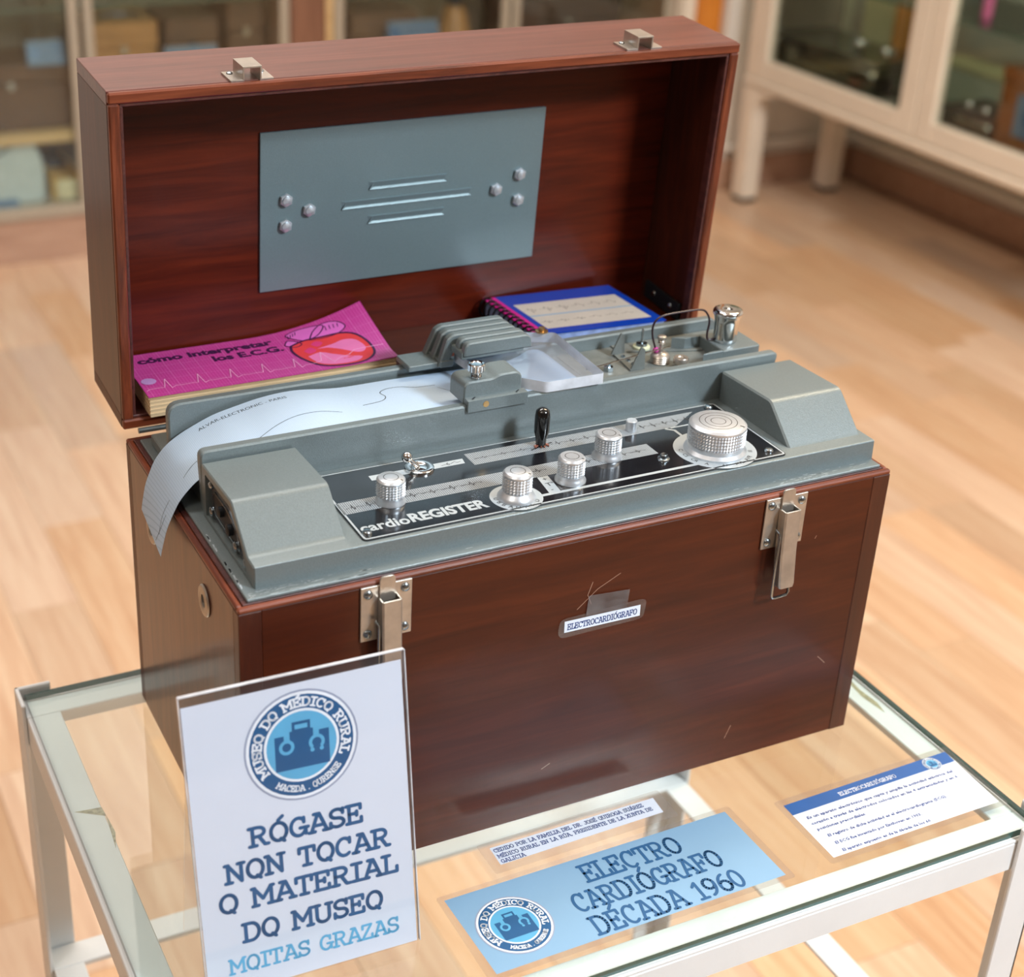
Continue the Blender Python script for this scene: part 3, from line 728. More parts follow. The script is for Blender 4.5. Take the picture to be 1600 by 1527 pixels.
MB().box(2.83, 2.915, 2.13, 2.55, zt, -.25, .004).build('body', 'vit_back', t, 0)
MB().box(2.827, 2.918, 2.127, 2.553, -.249, -.235, .003).build('lid', 'box_cream', t, 0)

# ================================================================== TABLE
T_ = thing('display_table', (.217, .064, FZ), 'white painted angle iron table with a greenish glass top', 'table')
gx0, gx1, gy0, gy1 = -.0790, .5135, -.1390, .2660
b = MB(); b.add([(gx0, gy0, 0), (gx1, gy0, 0), (gx1, gy1, 0), (gx0, gy1, 0), (gx0, gy0, -.006), (gx1, gy0, -.006), (gx1, gy1, -.006), (gx0, gy1, -.006)], [(0, 1, 2, 3), (7, 6, 5, 4)])
gl = b.build('glass_top', 'table_glass', T_, 0)
e = MB()
for (p, q) in (((gx0, gy0), (gx1, gy0)), ((gx1, gy0), (gx1, gy1)), ((gx1, gy1), (gx0, gy1)), ((gx0, gy1), (gx0, gy0))):
    dx, dy = q[0] - p[0], q[1] - p[1]; L = math.hypot(dx, dy); nx, ny = dy / L * .0002, -dx / L * .0002
    e.add([(p[0] + nx, p[1] + ny, -.0058), (q[0] + nx, q[1] + ny, -.0058), (q[0] + nx, q[1] + ny, -.0003), (p[0] + nx, p[1] + ny, -.0003)], [(0, 1, 2, 3)])
e.build('glass_edge', 'glass_edge', gl, 0, label='dark green polished glass edge')
F0, F1, FY0, FY1 = gx0 - .003, gx1 + .003, gy0 - .003, gy1 + .003
def angle_bar(p, q, z, inward, name='rail', hz=.026, w_=.024):
    """L section: flat flange under the glass, upright flange hanging outside"""
    b = MB(); (x0, y0), (x1, y1) = p, q
    ix, iy = inward
    xs = sorted((x0, x1 + ix * w_)) if ix else (x0, x1); ys = sorted((y0, y1 + iy * w_)) if iy else (y0 + .0212, y1 - .0212)
    b.box(min(xs), max(xs), min(ys), max(ys), z - .003, z, .0006)
    xs = sorted((x0, x1 + ix * .003)) if ix else (x0, x1); ys = sorted((y0, y1 + iy * .003)) if iy else (y0, y1)
    b.box(min(xs), max(xs), min(ys), max(ys), z - hz, z - .003, .0006)
    return b.build(name, 'white_paint', T_, 0)
for z, nm in ((-.0062, 'top_rail'), (-.252, 'lower_rail')):
    angle_bar((F0, FY0), (F1, FY0), z, (0, 1), nm); angle_bar((F0, FY1), (F1, FY1), z, (0, -1), nm)
    angle_bar((F0, FY0 + .003), (F0, FY1 - .003), z, (1, 0), nm); angle_bar((F1, FY0 + .003), (F1, FY1 - .003), z, (-1, 0), nm)
for (x, y, ix, iy) in ((F0, FY0, 1, 1), (F1, FY0, -1, 1), (F0, FY1, 1, -1), (F1, FY1, -1, -1)):
    b = MB(); o_ = .0032
    xo, yo = x - ix * o_, y - iy * o_
    b.box(min(xo, xo + ix * .026), max(xo, xo + ix * .026), min(yo, yo + iy * .003), max(yo, yo + iy * .003), FZ + .01, .004, .0008)
    b.box(min(xo, xo + ix * .003), max(xo, xo + ix * .003), min(yo, yo + iy * .026), max(yo, yo + iy * .026), FZ + .01, .004, .0008)
    l = b.build('leg', 'white_paint', T_, 0)
    MB().box(min(xo, xo + ix * .028), max(xo, xo + ix * .028), min(yo, yo + iy * .028), max(yo, yo + iy * .028), FZ, FZ + .012, .002).build('rubber_foot', 'black_plastic', l, 0)
for (pts) in ([(505, 7), (508, 20), (506.5, 38), (509, 60), (504.5, 52), (502, 30)], [(-76, 130), (-58, 128), (-56, 100), (-60, 84), (-57.5, 118)]):
    poly(B(), pts, lambda u, v: (u, v, -6.1)).build('rust_patch', 'rust', T_, 0, label='flaked rusty patch under the glass')

# ================================================================== WOODEN CASE
W, D, H = 460.0, 232.7, 211.2
CS = thing('carrying_case', (.23, .116, 0), 'polished mahogany carrying case with open lid standing on the glass table', 'case')
B().box(0 + 14, W - 14, .3, 9, .4, H - 3.2, .3).build('front_panel', 'mahogany', CS, 0)
for x0 in (0, W - 14):
    B().box(x0, x0 + 14, 0, 9, 0, H - 3.2, .5).build('corner_post', 'mahogany_v', CS, 0)
B().box(0, 9, 9, D - 9, 0, H - 3.2, .3).build('side_panel', 'mahogany_side', CS, 0)
B().box(W - 9, W, 9, D - 9, 0, H - 3.2, .3).build('side_panel', 'mahogany_side', CS, 0)
B().box(0, W, D - 9, D, 0, H - 3.2, .3).build('back_panel', 'mahogany', CS, 0)
B().box(9, W - 9, 9, D - 9, 4, 10).build('bottom_panel', 'mahogany', CS, 0)
# rim moulding: outer lip and inner step
def rimbar(x0, x1, y0, y1, z0, z1, nm='rim', mat='rim', c=1.0):
    B().box(x0, x1, y0, y1, z0, z1, c).build(nm, mat, CS, 30)
rimbar(0, W, 0, 4.2, H - 3.4, H); rimbar(0, 4.2, 4.2, D - 4.2, H - 3.4, H, 'rim', 'rim_y'); rimbar(W - 4.2, W, 4.2, D - 4.2, H - 3.4, H, 'rim', 'rim_y'); rimbar(0, W, D - 4.2, D, H - 3.4, H)
rimbar(4.2, W - 4.2, 4.2, 9, H - 3.4, H + .4, 'inner_rim', 'rim_dark', .4); rimbar(4.2, 9, 9, D - 9, H - 3.4, H + .4, 'inner_rim', 'rim_dark', .4)
rimbar(W - 9, W - 4.2, 9, D - 9, H - 3.4, H + .4, 'inner_rim', 'rim_dark', .4); rimbar(4.2, W - 4.2, D - 9, D - 4.2, H - 3.4, H + .4, 'inner_rim', 'rim_dark', .4)
# scratches on the front
b = B()
for pts in ([(222, 158), (236, 170), (252, 178)], [(232, 176), (229, 167), (232, 160)], [(78, 150), (80, 148)], [(205, 38), (211, 41)], [(404, 170), (405, 172)], [(424, 70), (431, 63)], [(352, 20), (356, 30)]):
    ribbon_line(b, pts, .35, lambda u, v: (u, .22, v))
b.build('scratch', 'plinth', CS, 0, label='fine pale scratches')
# round eyelets on the left side
for (y, z) in ((62, 182), (175, 171)):
    e_ = B().lathe([(4.2, -.2), (9.8, -.2), (10.6, .6), (9.8, 1.6), (6, 2.2), (4.2, 1.4), (4.2, -.2)], (0, 0, 0), 28, 'x')
    e_.v = [(-v[0], v[1] * .92 + y, v[2] + z) for v in e_.v]; r_ = e_.build('eyelet', 'nickel', CS)
    q = B().lathe([(4.1, 0), (4.1, .25)], (0, 0, 0), 20, 'x'); q.v = [(-v[0] - .02, v[1] * .92 + y, v[2] + z) for v in q.v]; q.build('eyelet_hole', 'ink', r_)
# hinges
for xh in (10, W - 60):
    h_ = B().lathe([(2.0, 0), (2.0, 50)], (xh, 236.0, H + 2.3), 14, 'x').build('hinge', 'grey', CS)

# lid
tl = -.0623799; st, ct = math.sin(tl), math.cos(tl)
LO = (0, 236.63, 215.15); LH, LD = 232.75, 76.7
def LX(x, b_, a): return (x * K, (LO[1] + a * st + b_ * ct) * K, (LO[2] + a * ct - b_ * st) * K)
def BL(): return MB(LX)      # x, depth, height in the lid's own frame
LID = BL().box(9, W - 9, LD - 8, LD - .3, 9, LH - 9, .2).build('lid', 'mahogany_in', CS, 0, label='open lid with dark red glossy inside')
def lidpart(x0, x1, b0, b1, a0, a1, nm, mat, c=.4, sm=0): return BL().box(x0, x1, b0, b1, a0, a1, c).build(nm, mat, LID, sm)
lidpart(0, W, 4.6, LD, LH - 9, LH, 'top_panel', 'mahogany_top_sheen')
lidpart(0, 8, 4.6, LD, 9, LH - 9, 'side_panel', 'mahogany_v'); lidpart(W - 8, W, 4.6, LD, 9, LH - 9, 'side_panel', 'mahogany_v')
lidpart(0, W, 4.6, LD, 0, 9, 'bottom_panel', 'mahogany')
for (x0, x1, a0, a1) in ((0, W, LH - 7.2, LH), (0, W, 0, 7.2), (0, 7.2, 7.2, LH - 7.2), (W - 7.2, W, 7.2, LH - 7.2)):
    lidpart(x0, x1, 0, 4.2, a0, a1, 'rim', 'rim' if x1 - x0 > 50 else 'rim_z', 1.1, 30)
for (x0, x1, a0, a1) in ((7.2, W - 7.2, LH - 9.4, LH - 7.2), (7.2, W - 7.2, 7.2, 9.4), (7.2, 9.4, 9.4, LH - 9.4), (W - 9.4, W - 7.2, 9.4, LH - 9.4)):
    lidpart(x0, x1, 1.8, 10, a0, a1, 'inner_rim', 'rim_dark', .4, 30)
# grey plate with louvres and bolts
pb = LD - 8
BL().box(120.8, 343.6, pb - 2.0, pb, 56, 175, .3).build('metal_plate', 'grey_plate', LID, 0, label='grey painted metal plate')
for (xa, xb_, a) in ((201.5, 265, 128.8), (180.7, 285.8, 115.8), (201.5, 264.5, 102.8)):
    z0 = pb - 2.0; hh = 3.1
    pr = [(z0 + .3, a + hh), (z0 - 1.1, a + hh - .5), (z0 - .35, a - hh * .35), (z0 - .5, a - hh * .5), (z0 - 1.5, a - hh + .3), (z0 + .3, a - hh)]
    n = len(pr); V = [(xa + (5 if k in (1, 2, 3) else 1.5) * (1 - (k == 0)), p[0], p[1]) for k, p in enumerate(pr)] + [(xb_ - (2 if k in (2, 3) else 0), p[0], p[1]) for k, p in enumerate(pr)]
    b = BL().add(V, [tuple(range(n)), tuple(range(n, 2 * n))[::-1]] + [(k, (k + 1) % n, n + (k + 1) % n, n + k) for k in range(n)])
    b.build('louvre', 'grey_plate', LID, 0)
for (x, a) in ((139.7, 125.1), (157.2, 115.9), (139.4, 105.9), (325.6, 125.3), (306.5, 115.2), (325.9, 105)):
    hexr = [(x + 5.0 * math.cos(PI / 3 * k + .4), a + 5.0 * math.sin(PI / 3 * k + .4)) for k in range(6)]
    bb = BL().prism(hexr, 'y', pb - 2.0, pb - 4.8, .5)
    bb.v = list(bb.v); bb.lathe([(3.6, 0), (3.2, -1.2), (1.5, -1.8), (.3, -2.0)], (x, pb - 4.8, a), 16, 'y')
    bb.build('bolt', 'alu', LID, 30)
# catches on the lid top
for x in (79.5, 367.5):
    zt_ = LH
    b = BL()
    y1_, y0_ = 18, 4.8
    w2 = [(x - 1, zt_), (x + 8.2, zt_), (x + 8.2, zt_ + 8), (x + 18.5, zt_ + 8), (x + 18.5, zt_), (x + 27.5, zt_), (x + 27.5, zt_ + 1.2), (x + 19.7, zt_ + 1.2), (x + 19.7, zt_ + 9.2), (x + 7.0, zt_ + 9.2), (x + 7.0, zt_ + 1.2), (x - 1, zt_ + 1.2)]
    def zf(p0, p1): return p0
    n = len(w2)
    # the loop stands over the rear of the foot plates
    b.prism([(p[0], p[1]) for p in w2], 'y', 3.0, 22, .2)
    c_ = b.build('catch', 'nickel', LID, 30)
for x in (82.6, 370.6):
    for dx in (0, 21):
        BL().lathe([(2.2, 0), (2.0, .7), (1.0, 1.2), (.2, 1.3)], (x + dx, 17.5, LH + 1.2), 14).build('rivet', 'zinc', LID)
# folding stay on the right inner wall
BL().box(W - 11.5, W - 8.2, 12, 62, 10, 24, .6).build('stay_bracket', 'dark_metal', LID, 30)
for b_ in (24, 48):
    BL().lathe([(2.6, 0), (2.2, -1.0), (.4, -1.6)], (W - 11.5, b_, 18), 14, 'x').build('rivet', 'zinc', LID)

# toggle latches on the front
def latch(x, z, name_label):
    P_ = B().box(x - 16.3, x + 16.3, -1.2, 0.2, z - 18.5, z + 18.5, .3)
    L_ = P_.build('latch', 'nickel', CS, 30)
    for (dx, dz) in ((-11.8, 13.5), (-11.8, -13.5), (11.8, 13.5), (11.8, -13.5)):
        B().lathe([(2.9, 0), (2.7, -.9), (1.6, -1.7), (.3, -1.9)], (x + dx, -1.2, z + dz), 16, 'y').build('screw', 'zinc', L_)
    # raised lever: channel section, slightly out from the wood at its foot
    x0, x1 = x - 5.6, x + 7.0
    prof = [(x0, -1.2), (x0, -7.6), (x0 + 1, -8.6), (x1 - 1, -8.6), (x1, -7.6), (x1, -1.2), (x1 - 1, -1.2), (x1 - 1, -7.4), (x0 + 1, -7.4), (x0 + 1, -1.2)]
    b = B(); zt_, zb_ = z + 10.5, z - 45
    V = []
    for (zz, k) in ((zt_, 0.0), (z - 18, 1.2), (zb_ + 2, 3.8), (zb_, 4.0)):
        for p in prof:
            sx = 1.0 if zz > zb_ else .86
            V.append((x + .7 + (p[0] - x - .7) * sx, p[1] - k if p[1] < -1.3 else (p[1] if k < 1 else p[1] - k - .2), zz))
    n = len(prof); F = [tuple(range(n)), tuple(range(3 * n, 4 * n))[::-1]]
    for r in range(3):
        for i in range(n): j = (i + 1) % n; F.append((r * n + i, r * n + j, (r + 1) * n + j, (r + 1) * n + i))
    b.add(V, F).build('lever', 'nickel', L_, 30)
    # tongue above the lever
    tg = rnd([(x - 5, z + 8), (x + 5, z + 8), (x + 5, z + 24.5), (x - 5, z + 24.5)], [0, 0, 3, 3])
    B().prism(tg, 'y', -1.3, -2.6, .2).build('tongue', 'nickel', L_, 30)
    # wire bail hanging at the left of the lever
    zt_ = z - 5; zb_ = z - 53
    B().tube([(x - 7.6, -3.5, zt_ + 1), (x - 7.6, -7.0, zt_), (x - 7.8, -8.2, zt_ - 3), (x - 8.2, -9.0, zb_ + 2), (x - 7.2, -9.0, zb_), (x - 5, -9.0, zb_ - .4),
              (x + 4.0, -9.0, zb_ + .2), (x + 5.4, -8.8, zb_ + 2.2), (x + 5.2, -7.0, zb_ + 14)], .95, 8).build('wire_bail', 'zinc', L_)
latch(90.2, 190.2, '')
latch(374.8, 190.2, '')

# ================================================================== ELECTROCARDIOGRAPH
EC = thing('electrocardiograph', (.234, .116, .2115), 'grey hammered metal recorder with knobs and black control panel set in the case', 'medical recorder')
# chassis: flange, plinth, right block, channel body
CH = B(); CH.box(7, 457 - 3, 4.6, 222, 211.7, 214, .5)
CH.prism(rnd([(13.5, 214), (14.0, 228), (109, 228), (109, 214)], [0, 1.2, 0, 0]), 'x', 74.4, 453.7)
CH.prism([(18, 214), (18, 224), (24, 231), (34, 237), (48, 243), (64, 246), (436, 246), (436, 214)], 'y', 109.5, 187)
CH.box(12, 448, 187, 212, 214, 221.8, .8)
CHO = CH.build('chassis', 'grey', EC, 30)
# worn paint streaks along the flange
b = B(); random.seed(3)
for i in range(26):
    x = random.choice((random.uniform(20, 90), random.uniform(330, 440), random.uniform(20, 440))); L = random.uniform(2, 14)
    poly(b, [(x, 5.2), (x + L, 5.2 + random.uniform(.1, .5)), (x + L * .8, 5.9), (x + L * .2, 5.8)], lambda u, v: (u, v + 4 * (i % 2), 214.06))
for i in range(14):
    y = random.uniform(8, 90)
    poly(b, [(7.8, y), (8.3, y + 6), (9.2, y + 5), (8.8, y + 1)], lambda u, v: (u, v, 214.06))
for i in range(70):
    x = random.choice((random.gauss(28, 14), random.gauss(395, 22))); x = min(445, max(9, x)); L = random.uniform(1, 6); y = random.uniform(4.9, 12)
    poly(b, [(x, y), (x + L, y + random.uniform(0, .3)), (x + L * .8, y + random.uniform(.3, .7)), (x + L * .2, y + .4)], lambda u, v: (u, v, 214.08))
b.build('worn_paint', 'silver', EC, 0, label='bright streaks of worn paint')
# left block with an open end
outer = rnd([(13.5, 214), (13.8, 228), (25.5, 228.6), (52, 251.5), (107.5, 249.5), (107.5, 214)], [0, 1.0, 2.5, 3, 1.5, 0], 3)
inner = rnd([(26, 217), (28, 220), (33, 229), (55, 246.5), (101, 245.2), (101, 217)], [0, 1.0, 2.5, 3, 1.5, 0], 3)
n = len(outer)
def ring(poly_, x): return [(x, p[0], p[1]) for p in poly_]
b = B(); o2 = offset(outer, .8)
V = ring(o2, 14.5) + ring(outer, 15.3) + ring(outer, 74.5) + ring(inner, 14.5) + ring(inner, 30)
F = []
for i in range(n):
    j = (i + 1) % n
    F += [(i, j, n + j, n + i), (n + i, n + j, 2 * n + j, 2 * n + i), (i, 3 * n + i, 3 * n + j, j), (3 * n + i, 4 * n + i, 4 * n + j, 3 * n + j)]
F += [tuple(range(2 * n, 3 * n)), tuple(range(4 * n, 5 * n))]
b.add(V, F).build('end_block', 'grey', EC, 24, label='left raised end block with open connector bay')
prof = rnd([(23.5, 227), (25.5, 228.4), (51, 251.8), (107.5, 249.8), (107.5, 227)], [0, 2.5, 3, 1.5, 0], 3)
b = B(); b.prism(prof, 'x', 391.8, 450.5, 1.2).build('end_block', 'grey', EC, 30, label='right raised end block')
# connector bay
b = B(); b.prism(offset(inner, .4), 'x', 29.0, 29.9); b.build('bay_back', 'dark_metal', EC, 0)
bay = B(); bay.prism(rnd([(30, 218.5), (40, 228), (60, 240), (98, 243), (98, 218.5)], 2), 'x', 17.4, 18.4)
BY = bay.build('connector_plate', 'steel_dark', EC, 20)
slot = [(44, 222), (50, 222), (92, 224), (92, 237), (66, 237), (48, 230)]
q = rnd(slot, 4); b = B(); b.prism(q, 'x', 17.0, 17.39); b.build('plate_slot', 'ink', EC, 0)
b = B(); q2 = offset(q, -1.2); n2 = len(q)
V = [(16.5, p[0], p[1]) for p in q] + [(16.5, p[0], p[1]) for p in q2] + [(17.4, p[0], p[1]) for p in q2] + [(17.4, p[0], p[1]) for p in q]
F = []
for i in range(n2):
    j = (i + 1) % n2; F += [(i, j, n2 + j, n2 + i), (n2 + i, n2 + j, 2 * n2 + j, 2 * n2 + i), (3 * n2 + i, 3 * n2 + j, j, i)]
b.add(V, F).build('slot_rim', 'zinc', EC, 20)
for (y, z, r) in ((76, 232, 3.4), (60, 228, 3.6)):
    B().lathe([(r, 0), (r, -2.6), (r * .6, -3.2), (r * .3, -3.3)], (16.9, y, z), 16, 'x').build('connector_pin', 'dark_metal', EC)
for (y, z, r) in ((94, 241, 2.4), (95, 222.5, 3.0), (50, 222.3, 3.0), (32.5, 220.6, 2.6)):
    B().lathe([(r, 0), (r, -1.8), (r * .7, -2.6), (.3, -2.7)], (17.3, y, z), 14, 'x').build('screw', 'zinc', EC)

# rails of the paper channel
def rail(y0, y1, pts, rad, nm, lab):
    b = B(); b.prism(rnd(pts, rad, 5), 'y', y0, y1, 1.1); return b.build(nm, 'grey', EC, 24, label=lab)
rail(109.2, 116.4, [(16, 212.6), (14.5, 246), (14.5, 256), (441, 256), (439, 246), (436, 227)], [0, 0, 9, 7, 2, 0], 'front_rail', 'front rail of the paper channel')
rail(180, 187.2, [(15.5, 214), (15.5, 256), (436, 256), (436, 214)], [0, 9, 6, 0], 'back_rail', 'back rail of the paper channel')

# deck under the mechanism
B().prism(rnd(rect(300, 434, 116.6, 179.8), 3), 'z', 246, 246.5).build('mechanism_deck', 'grey_dusty', EC, 20)
B().prism(rnd([(345, 168), (372, 160), (400, 150), (434, 150), (434, 179.6), (345, 179.6)], [6, 8, 6, 0, 0, 0]), 'z', 246.5, 247.6, .3).build('deck_step', 'grey_dusty', EC, 30)

# black control panel
PZ = 229.0
def PP(u, v, d): return (u, v, PZ + d)
pan = rnd(rect(83.3, 384.5, 17.2, 102.6), 3.5)
CP = B().prism(pan, 'z', 228, PZ, .2).build('control_panel', 'black', EC, 20, label='black panel printed in silver')
b = B(); o1, o3 = offset(pan, .7), offset(pan, 1.9); n = len(pan)
b.add([PP(*p, .03) for p in o1] + [PP(*p, .03) for p in o3], [(i, (i + 1) % n, n + (i + 1) % n, n + i) for i in range(n)])
f = lay(PP, .03)
poly(b, [(117.0, 84.0), (181.6, 84.0), (182.8, 90.4), (117.2, 90.4)], f)
annul(b, 190.9, 31.3, 9, 16.6, f); annul(b, 343.6, 40.9, 18, 27.4, f)
ribbon_line(b, [(205.5, 27.2), (320, 27.2)], 2.6, f)
poly(b, [(212.4, 28), (220.4, 28), (222.7, 49.3), (215.2, 49.3)], f)
ribbon_line(b, [(330, 79), (334.4, 75), (334.4, 62)], 2.0, f)
ribbon_line(b, [(334.2, 79), (362, 79.2)], 1.4, f)
b.build('silver_print', 'silver', CP, 0)
b = B(); poly(b, [(186.4, 79.2), (337, 79.2), (362, 95.3), (186.4, 95.3)], f); poly(b, [(84.6, 49.6), (305.4, 49.6), (305.4, 64.6), (84.6, 64.6)], f)
b.build('grid_band', 'grid_band', CP, 0)
# traces on the bands
def ecg(b, x0, x1, y, amp, n, fm, wt=.55, seed=1):
    random.seed(seed); w_ = (x1 - x0) / n; pts = []
    for k in range(n):
        x = x0 + k * w_
        pts += [(x, y), (x + .25 * w_, y + .12 * amp), (x + .38 * w_, y), (x + .45 * w_, y + amp * random.uniform(.5, 1)), (x + .52 * w_, y - amp * .5), (x + .58 * w_, y), (x + .8 * w_, y + amp * .22)]
    pts.append((x1, y)); ribbon_line(b, pts, wt, fm)
b = B(); f2 = lay(PP, .06)
ecg(b, 88, 108, 56, 4, 2, f2, seed=2); ecg(b, 126, 180, 57, 5, 4, f2, seed=4); ecg(b, 203, 226, 57, 4, 2, f2, seed=5); ecg(b, 240, 262, 57, 4, 2, f2, seed=6); ecg(b, 278, 300, 57, 4, 2, f2, seed=9)
ecg(b, 190, 232, 87, 2, 3, f2, seed=3); ecg(b, 246, 300, 87, 4, 5, f2, seed=7); ecg(b, 312, 356, 87, 5, 5, f2, seed=8)
ribbon_line(b, [(166, 86.2), (170, 87.0), (171.5, 88.8)], .4, f2); annul(b, 171, 86.5, .5, 1, f2, 12)
ribbon_line(b, [(172.5, 86.4), (176, 88.4), (177.5, 86.6), (180, 87.4)], .4, f2)
ribbon_line(b, [(230, 84.5), (239, 87.5), (248, 89.5)], 1.4, f2)
b.build('printed_trace', 'ink', CP, 0)
# panel lettering
b = B(); font(b, 'cardio', 86.5, 26.4, 9.6, f, width=31.5, bold=.022); font(b, 'REGISTER', 119.0, 27.0, 9.8, f, width=51.5, bold=.04)
font(b, 'R', 365, 84.5, 3, f); font(b, '2', 370, 45, 3, f)
b.build('lettering', 'silver', CP, 0)
b = B()
font(b, '+', 217.2, 43.6, 4.2, f2, bold=.01); font(b, 'T°', 216.0, 36.6, 4.2, f2, bold=.01); font(b, '-', 215.6, 30.2, 4.2, f2, bold=.01)
def ringtext(items, cx, cy, r, h):
    for (s_, a) in items:
        a = math.radians(a); ux, uy = cx + r * math.cos(a), cy + r * math.sin(a); th = a + PI / 2
        fm = lambda u, v: PP(ux + (u - h * .35 * len(s_)) * math.cos(th) - (v - h * .5) * math.sin(th), uy + (u - h * .35 * len(s_)) * math.sin(th) + (v - h * .5) * math.cos(th), .06)
        font(b, s_, 0, 0, h, fm, bold=.012)
ringtext([('U', 168), ('B', 190), ('B', 208), ('A', 226), ('O', 246), ('A', 270), ('1', 292), ('D', 318)], 190.9, 31.3, 12.9, 3.2)
ringtext([('C', 160), ('CS', 180), ('CR', 200), ('A', 222), ('AF', 252), ('AVL', 278), ('AVR', 303), ('III', 336)], 343.6, 40.9, 22.8, 2.9)
b.build('dial_lettering', 'ink', CP, 0)
for (x, y) in ((88.2, 24.6), (375.5, 25.6), (376, 96.4)):
    B().lathe([(3.1, 0), (3.0, 1.0), (2.2, 1.9), (.3, 2.1)], (x, y, PZ), 16).build('screw', 'zinc', EC)

def knob(x, y, r, h, flare, lab, rings=1, n=26):
    z = PZ + .1; s = h / 17.0
    K_ = B(); K_.lathe([(flare, 0), (flare, 1.0 * s), (flare * .9, 2.6 * s), (r, 4.6 * s), (r, 5.0 * s)], (x, y, z), 40)
    k = K_.build('knob', 'alu', EC, 35, label=lab)
    # knurled barrel: rows of small pyramids
    g = B(); rows = 5; hz0, hz1 = 5.0 * s, 14.2 * s; nn = n
    V = []; 
    for j in range(rows * 2 + 1):
        for i in range(nn * 2):
            a = PI * i / nn; rr = r - .3 + (.0 if (j % 2 == 0 or i % 2 == 0) else .95)
            V.append((x + rr * math.cos(a), y + rr * math.sin(a), z + hz0 + (hz1 - hz0) * j / (rows * 2)))
    F = []
    for j in range(rows * 2):
        for i in range(nn * 2):
            i2 = (i + 1) % (nn * 2); F.append((j * nn * 2 + i, j * nn * 2 + i2, (j + 1) * nn * 2 + i2, (j + 1) * nn * 2 + i))
    g.add(V, F).build('knurling', 'alu', k, 0)
    t_ = B(); t_.lathe([(r, 14.2 * s), (r + .3, 14.6 * s), (r + .3, 15.6 * s), (r * .93, h - .3), (r * .88, h), (.3, h)], (x, y, z), 40).build('cap', 'alu', k, 35)
    rr = B()
    for q in range(rings):
        ra = r * (.5 if rings == 1 else (.25 + .2 * q)); annul(rr, x, y, ra, ra + .42, lambda u, v: (u, v, z + h + .04))
    ribbon_line(rr, [(x + r * .5, y - r * .62), (x + r * .58, y - r * .75)], .9, lambda u, v: (u, v, z + h + .05))
    rr.build('ring_mark', 'ink', k, 0)
knob(116.9, 55.4, 8.6, 16.6, 9.6, 'first knurled aluminium knob from the left')
knob(190.9, 31.3, 8.9, 18.2, 12.0, 'knurled knob on the small lettered dial')
knob(233.0, 38.5, 8.3, 17.0, 10.0, 'third knurled knob, right of the T box')
knob(271.8, 58.5, 8.3, 17.0, 10.0, 'fourth knurled knob on the grid band')
knob(343.6, 40.9, 18.6, 20.6, 20.6, 'large flat knurled knob on the big lettered dial', 3, 58)
# small round plug, collared screw, toggle switch, black lever
B().lathe([(3.8, 0), (3.8, 7.2), (3.3, 7.7), (.3, 7.6)], (306.8, 86.1, PZ), 24).build('push_button', 'alu', EC)
B().lathe([(4.2, 0), (4.0, .8), (2.5, 1.2), (2.4, 3.2), (1.8, 3.8), (.3, 3.6)], (304.2, 41.5, PZ), 20).build('indicator_screw', 'zinc', EC)
sw = B().lathe([(9.6, 0), (9.4, 1.4), (8.0, 2.0), (5.6, 1.8), (4.6, .9), (2.5, 1.4), (.3, 1.6)], (151.4, 88.0, PZ), 32).build('toggle_switch', 'chrome', EC)
b = B(); b.tube([(150.6, 88.0, PZ + 1.2), (143.5, 88.4, PZ + 8.2)], 1.6, 10); b.build('switch_arm', 'chrome', sw)
B().ball((142.6, 88.5, PZ + 9.7), 3.6, 16, 10).build('switch_ball', 'chrome', sw)
lv = B().lathe([(3.4, 0), (3.6, 4), (5.0, 9), (5.1, 20), (4.5, 24), (2.6, 25.8), (.3, 26.3)], (239.1, 88.4, PZ + 1.2), 24).build('selector_lever', 'black_plastic', EC)
b = B(); random.seed(5)
for i in range(9):
    a = i * .7; b.tube([(239.1, 88.4, PZ + 1.8), (239.1 + 5 * math.cos(a) * random.uniform(.7, 1.2), 87.0 + 3.2 * math.sin(a), PZ + .5)], .5, 6)
b.build('frayed_copper', 'copper', lv)

# clamp block on the front rail
b = B(); b.prism([(107.0, 252), (107.0, 260), (113.4, 260.3), (113.4, 256.2), (109.0, 256.2), (109.0, 252)], 'x', 193.9, 238, .3)
CL = b.build('paper_clamp', 'grey', EC, 30, label='cast clamp block on the front rail')
up = rnd([(193.5, 256.2), (193.5, 270.8), (214.5, 270.8), (219.5, 273.0), (236, 273.0), (236, 256.2)], [0, 5.5, 2, 3, 6, 0], 5)
B().prism(up, 'y', 112.9, 134, 1.0).build('clamp_body', 'grey', CL, 24)
B().lathe([(2.2, 0), (2.2, .5)], (207.0, 106.8, 256.4), 14, 'y').build('clamp_screw', 'brass', CL)
for x in (199, 231): ribbon_line(B(), [(x - 1, 109.2), (x + 2, 111.6)], 1.0, lambda u, v: (u, v, 260.35)).build('clamp_slot', 'ink', CL, 0)
th = B(); th.lathe([(3.6, 0), (3.6, .7), (3.1, .9), (3.6, 1.4), (3.1, 1.8), (3.6, 2.4), (3.1, 2.8), (3.6, 3.4), (3.6, 4.4)], (204.6, 118.5, 271.2), 20)
th.lathe([(5.0, 4.4), (5.8, 5.0), (5.8, 9.2), (5.0, 9.9), (3.8, 9.7), (3.6, 9.2), (.3, 9.1)], (204.6, 118.5, 271.2), 40, knurl=(5.0, 9.2, .35, 40))
th.build('thumb_screw', 'chrome', CL)

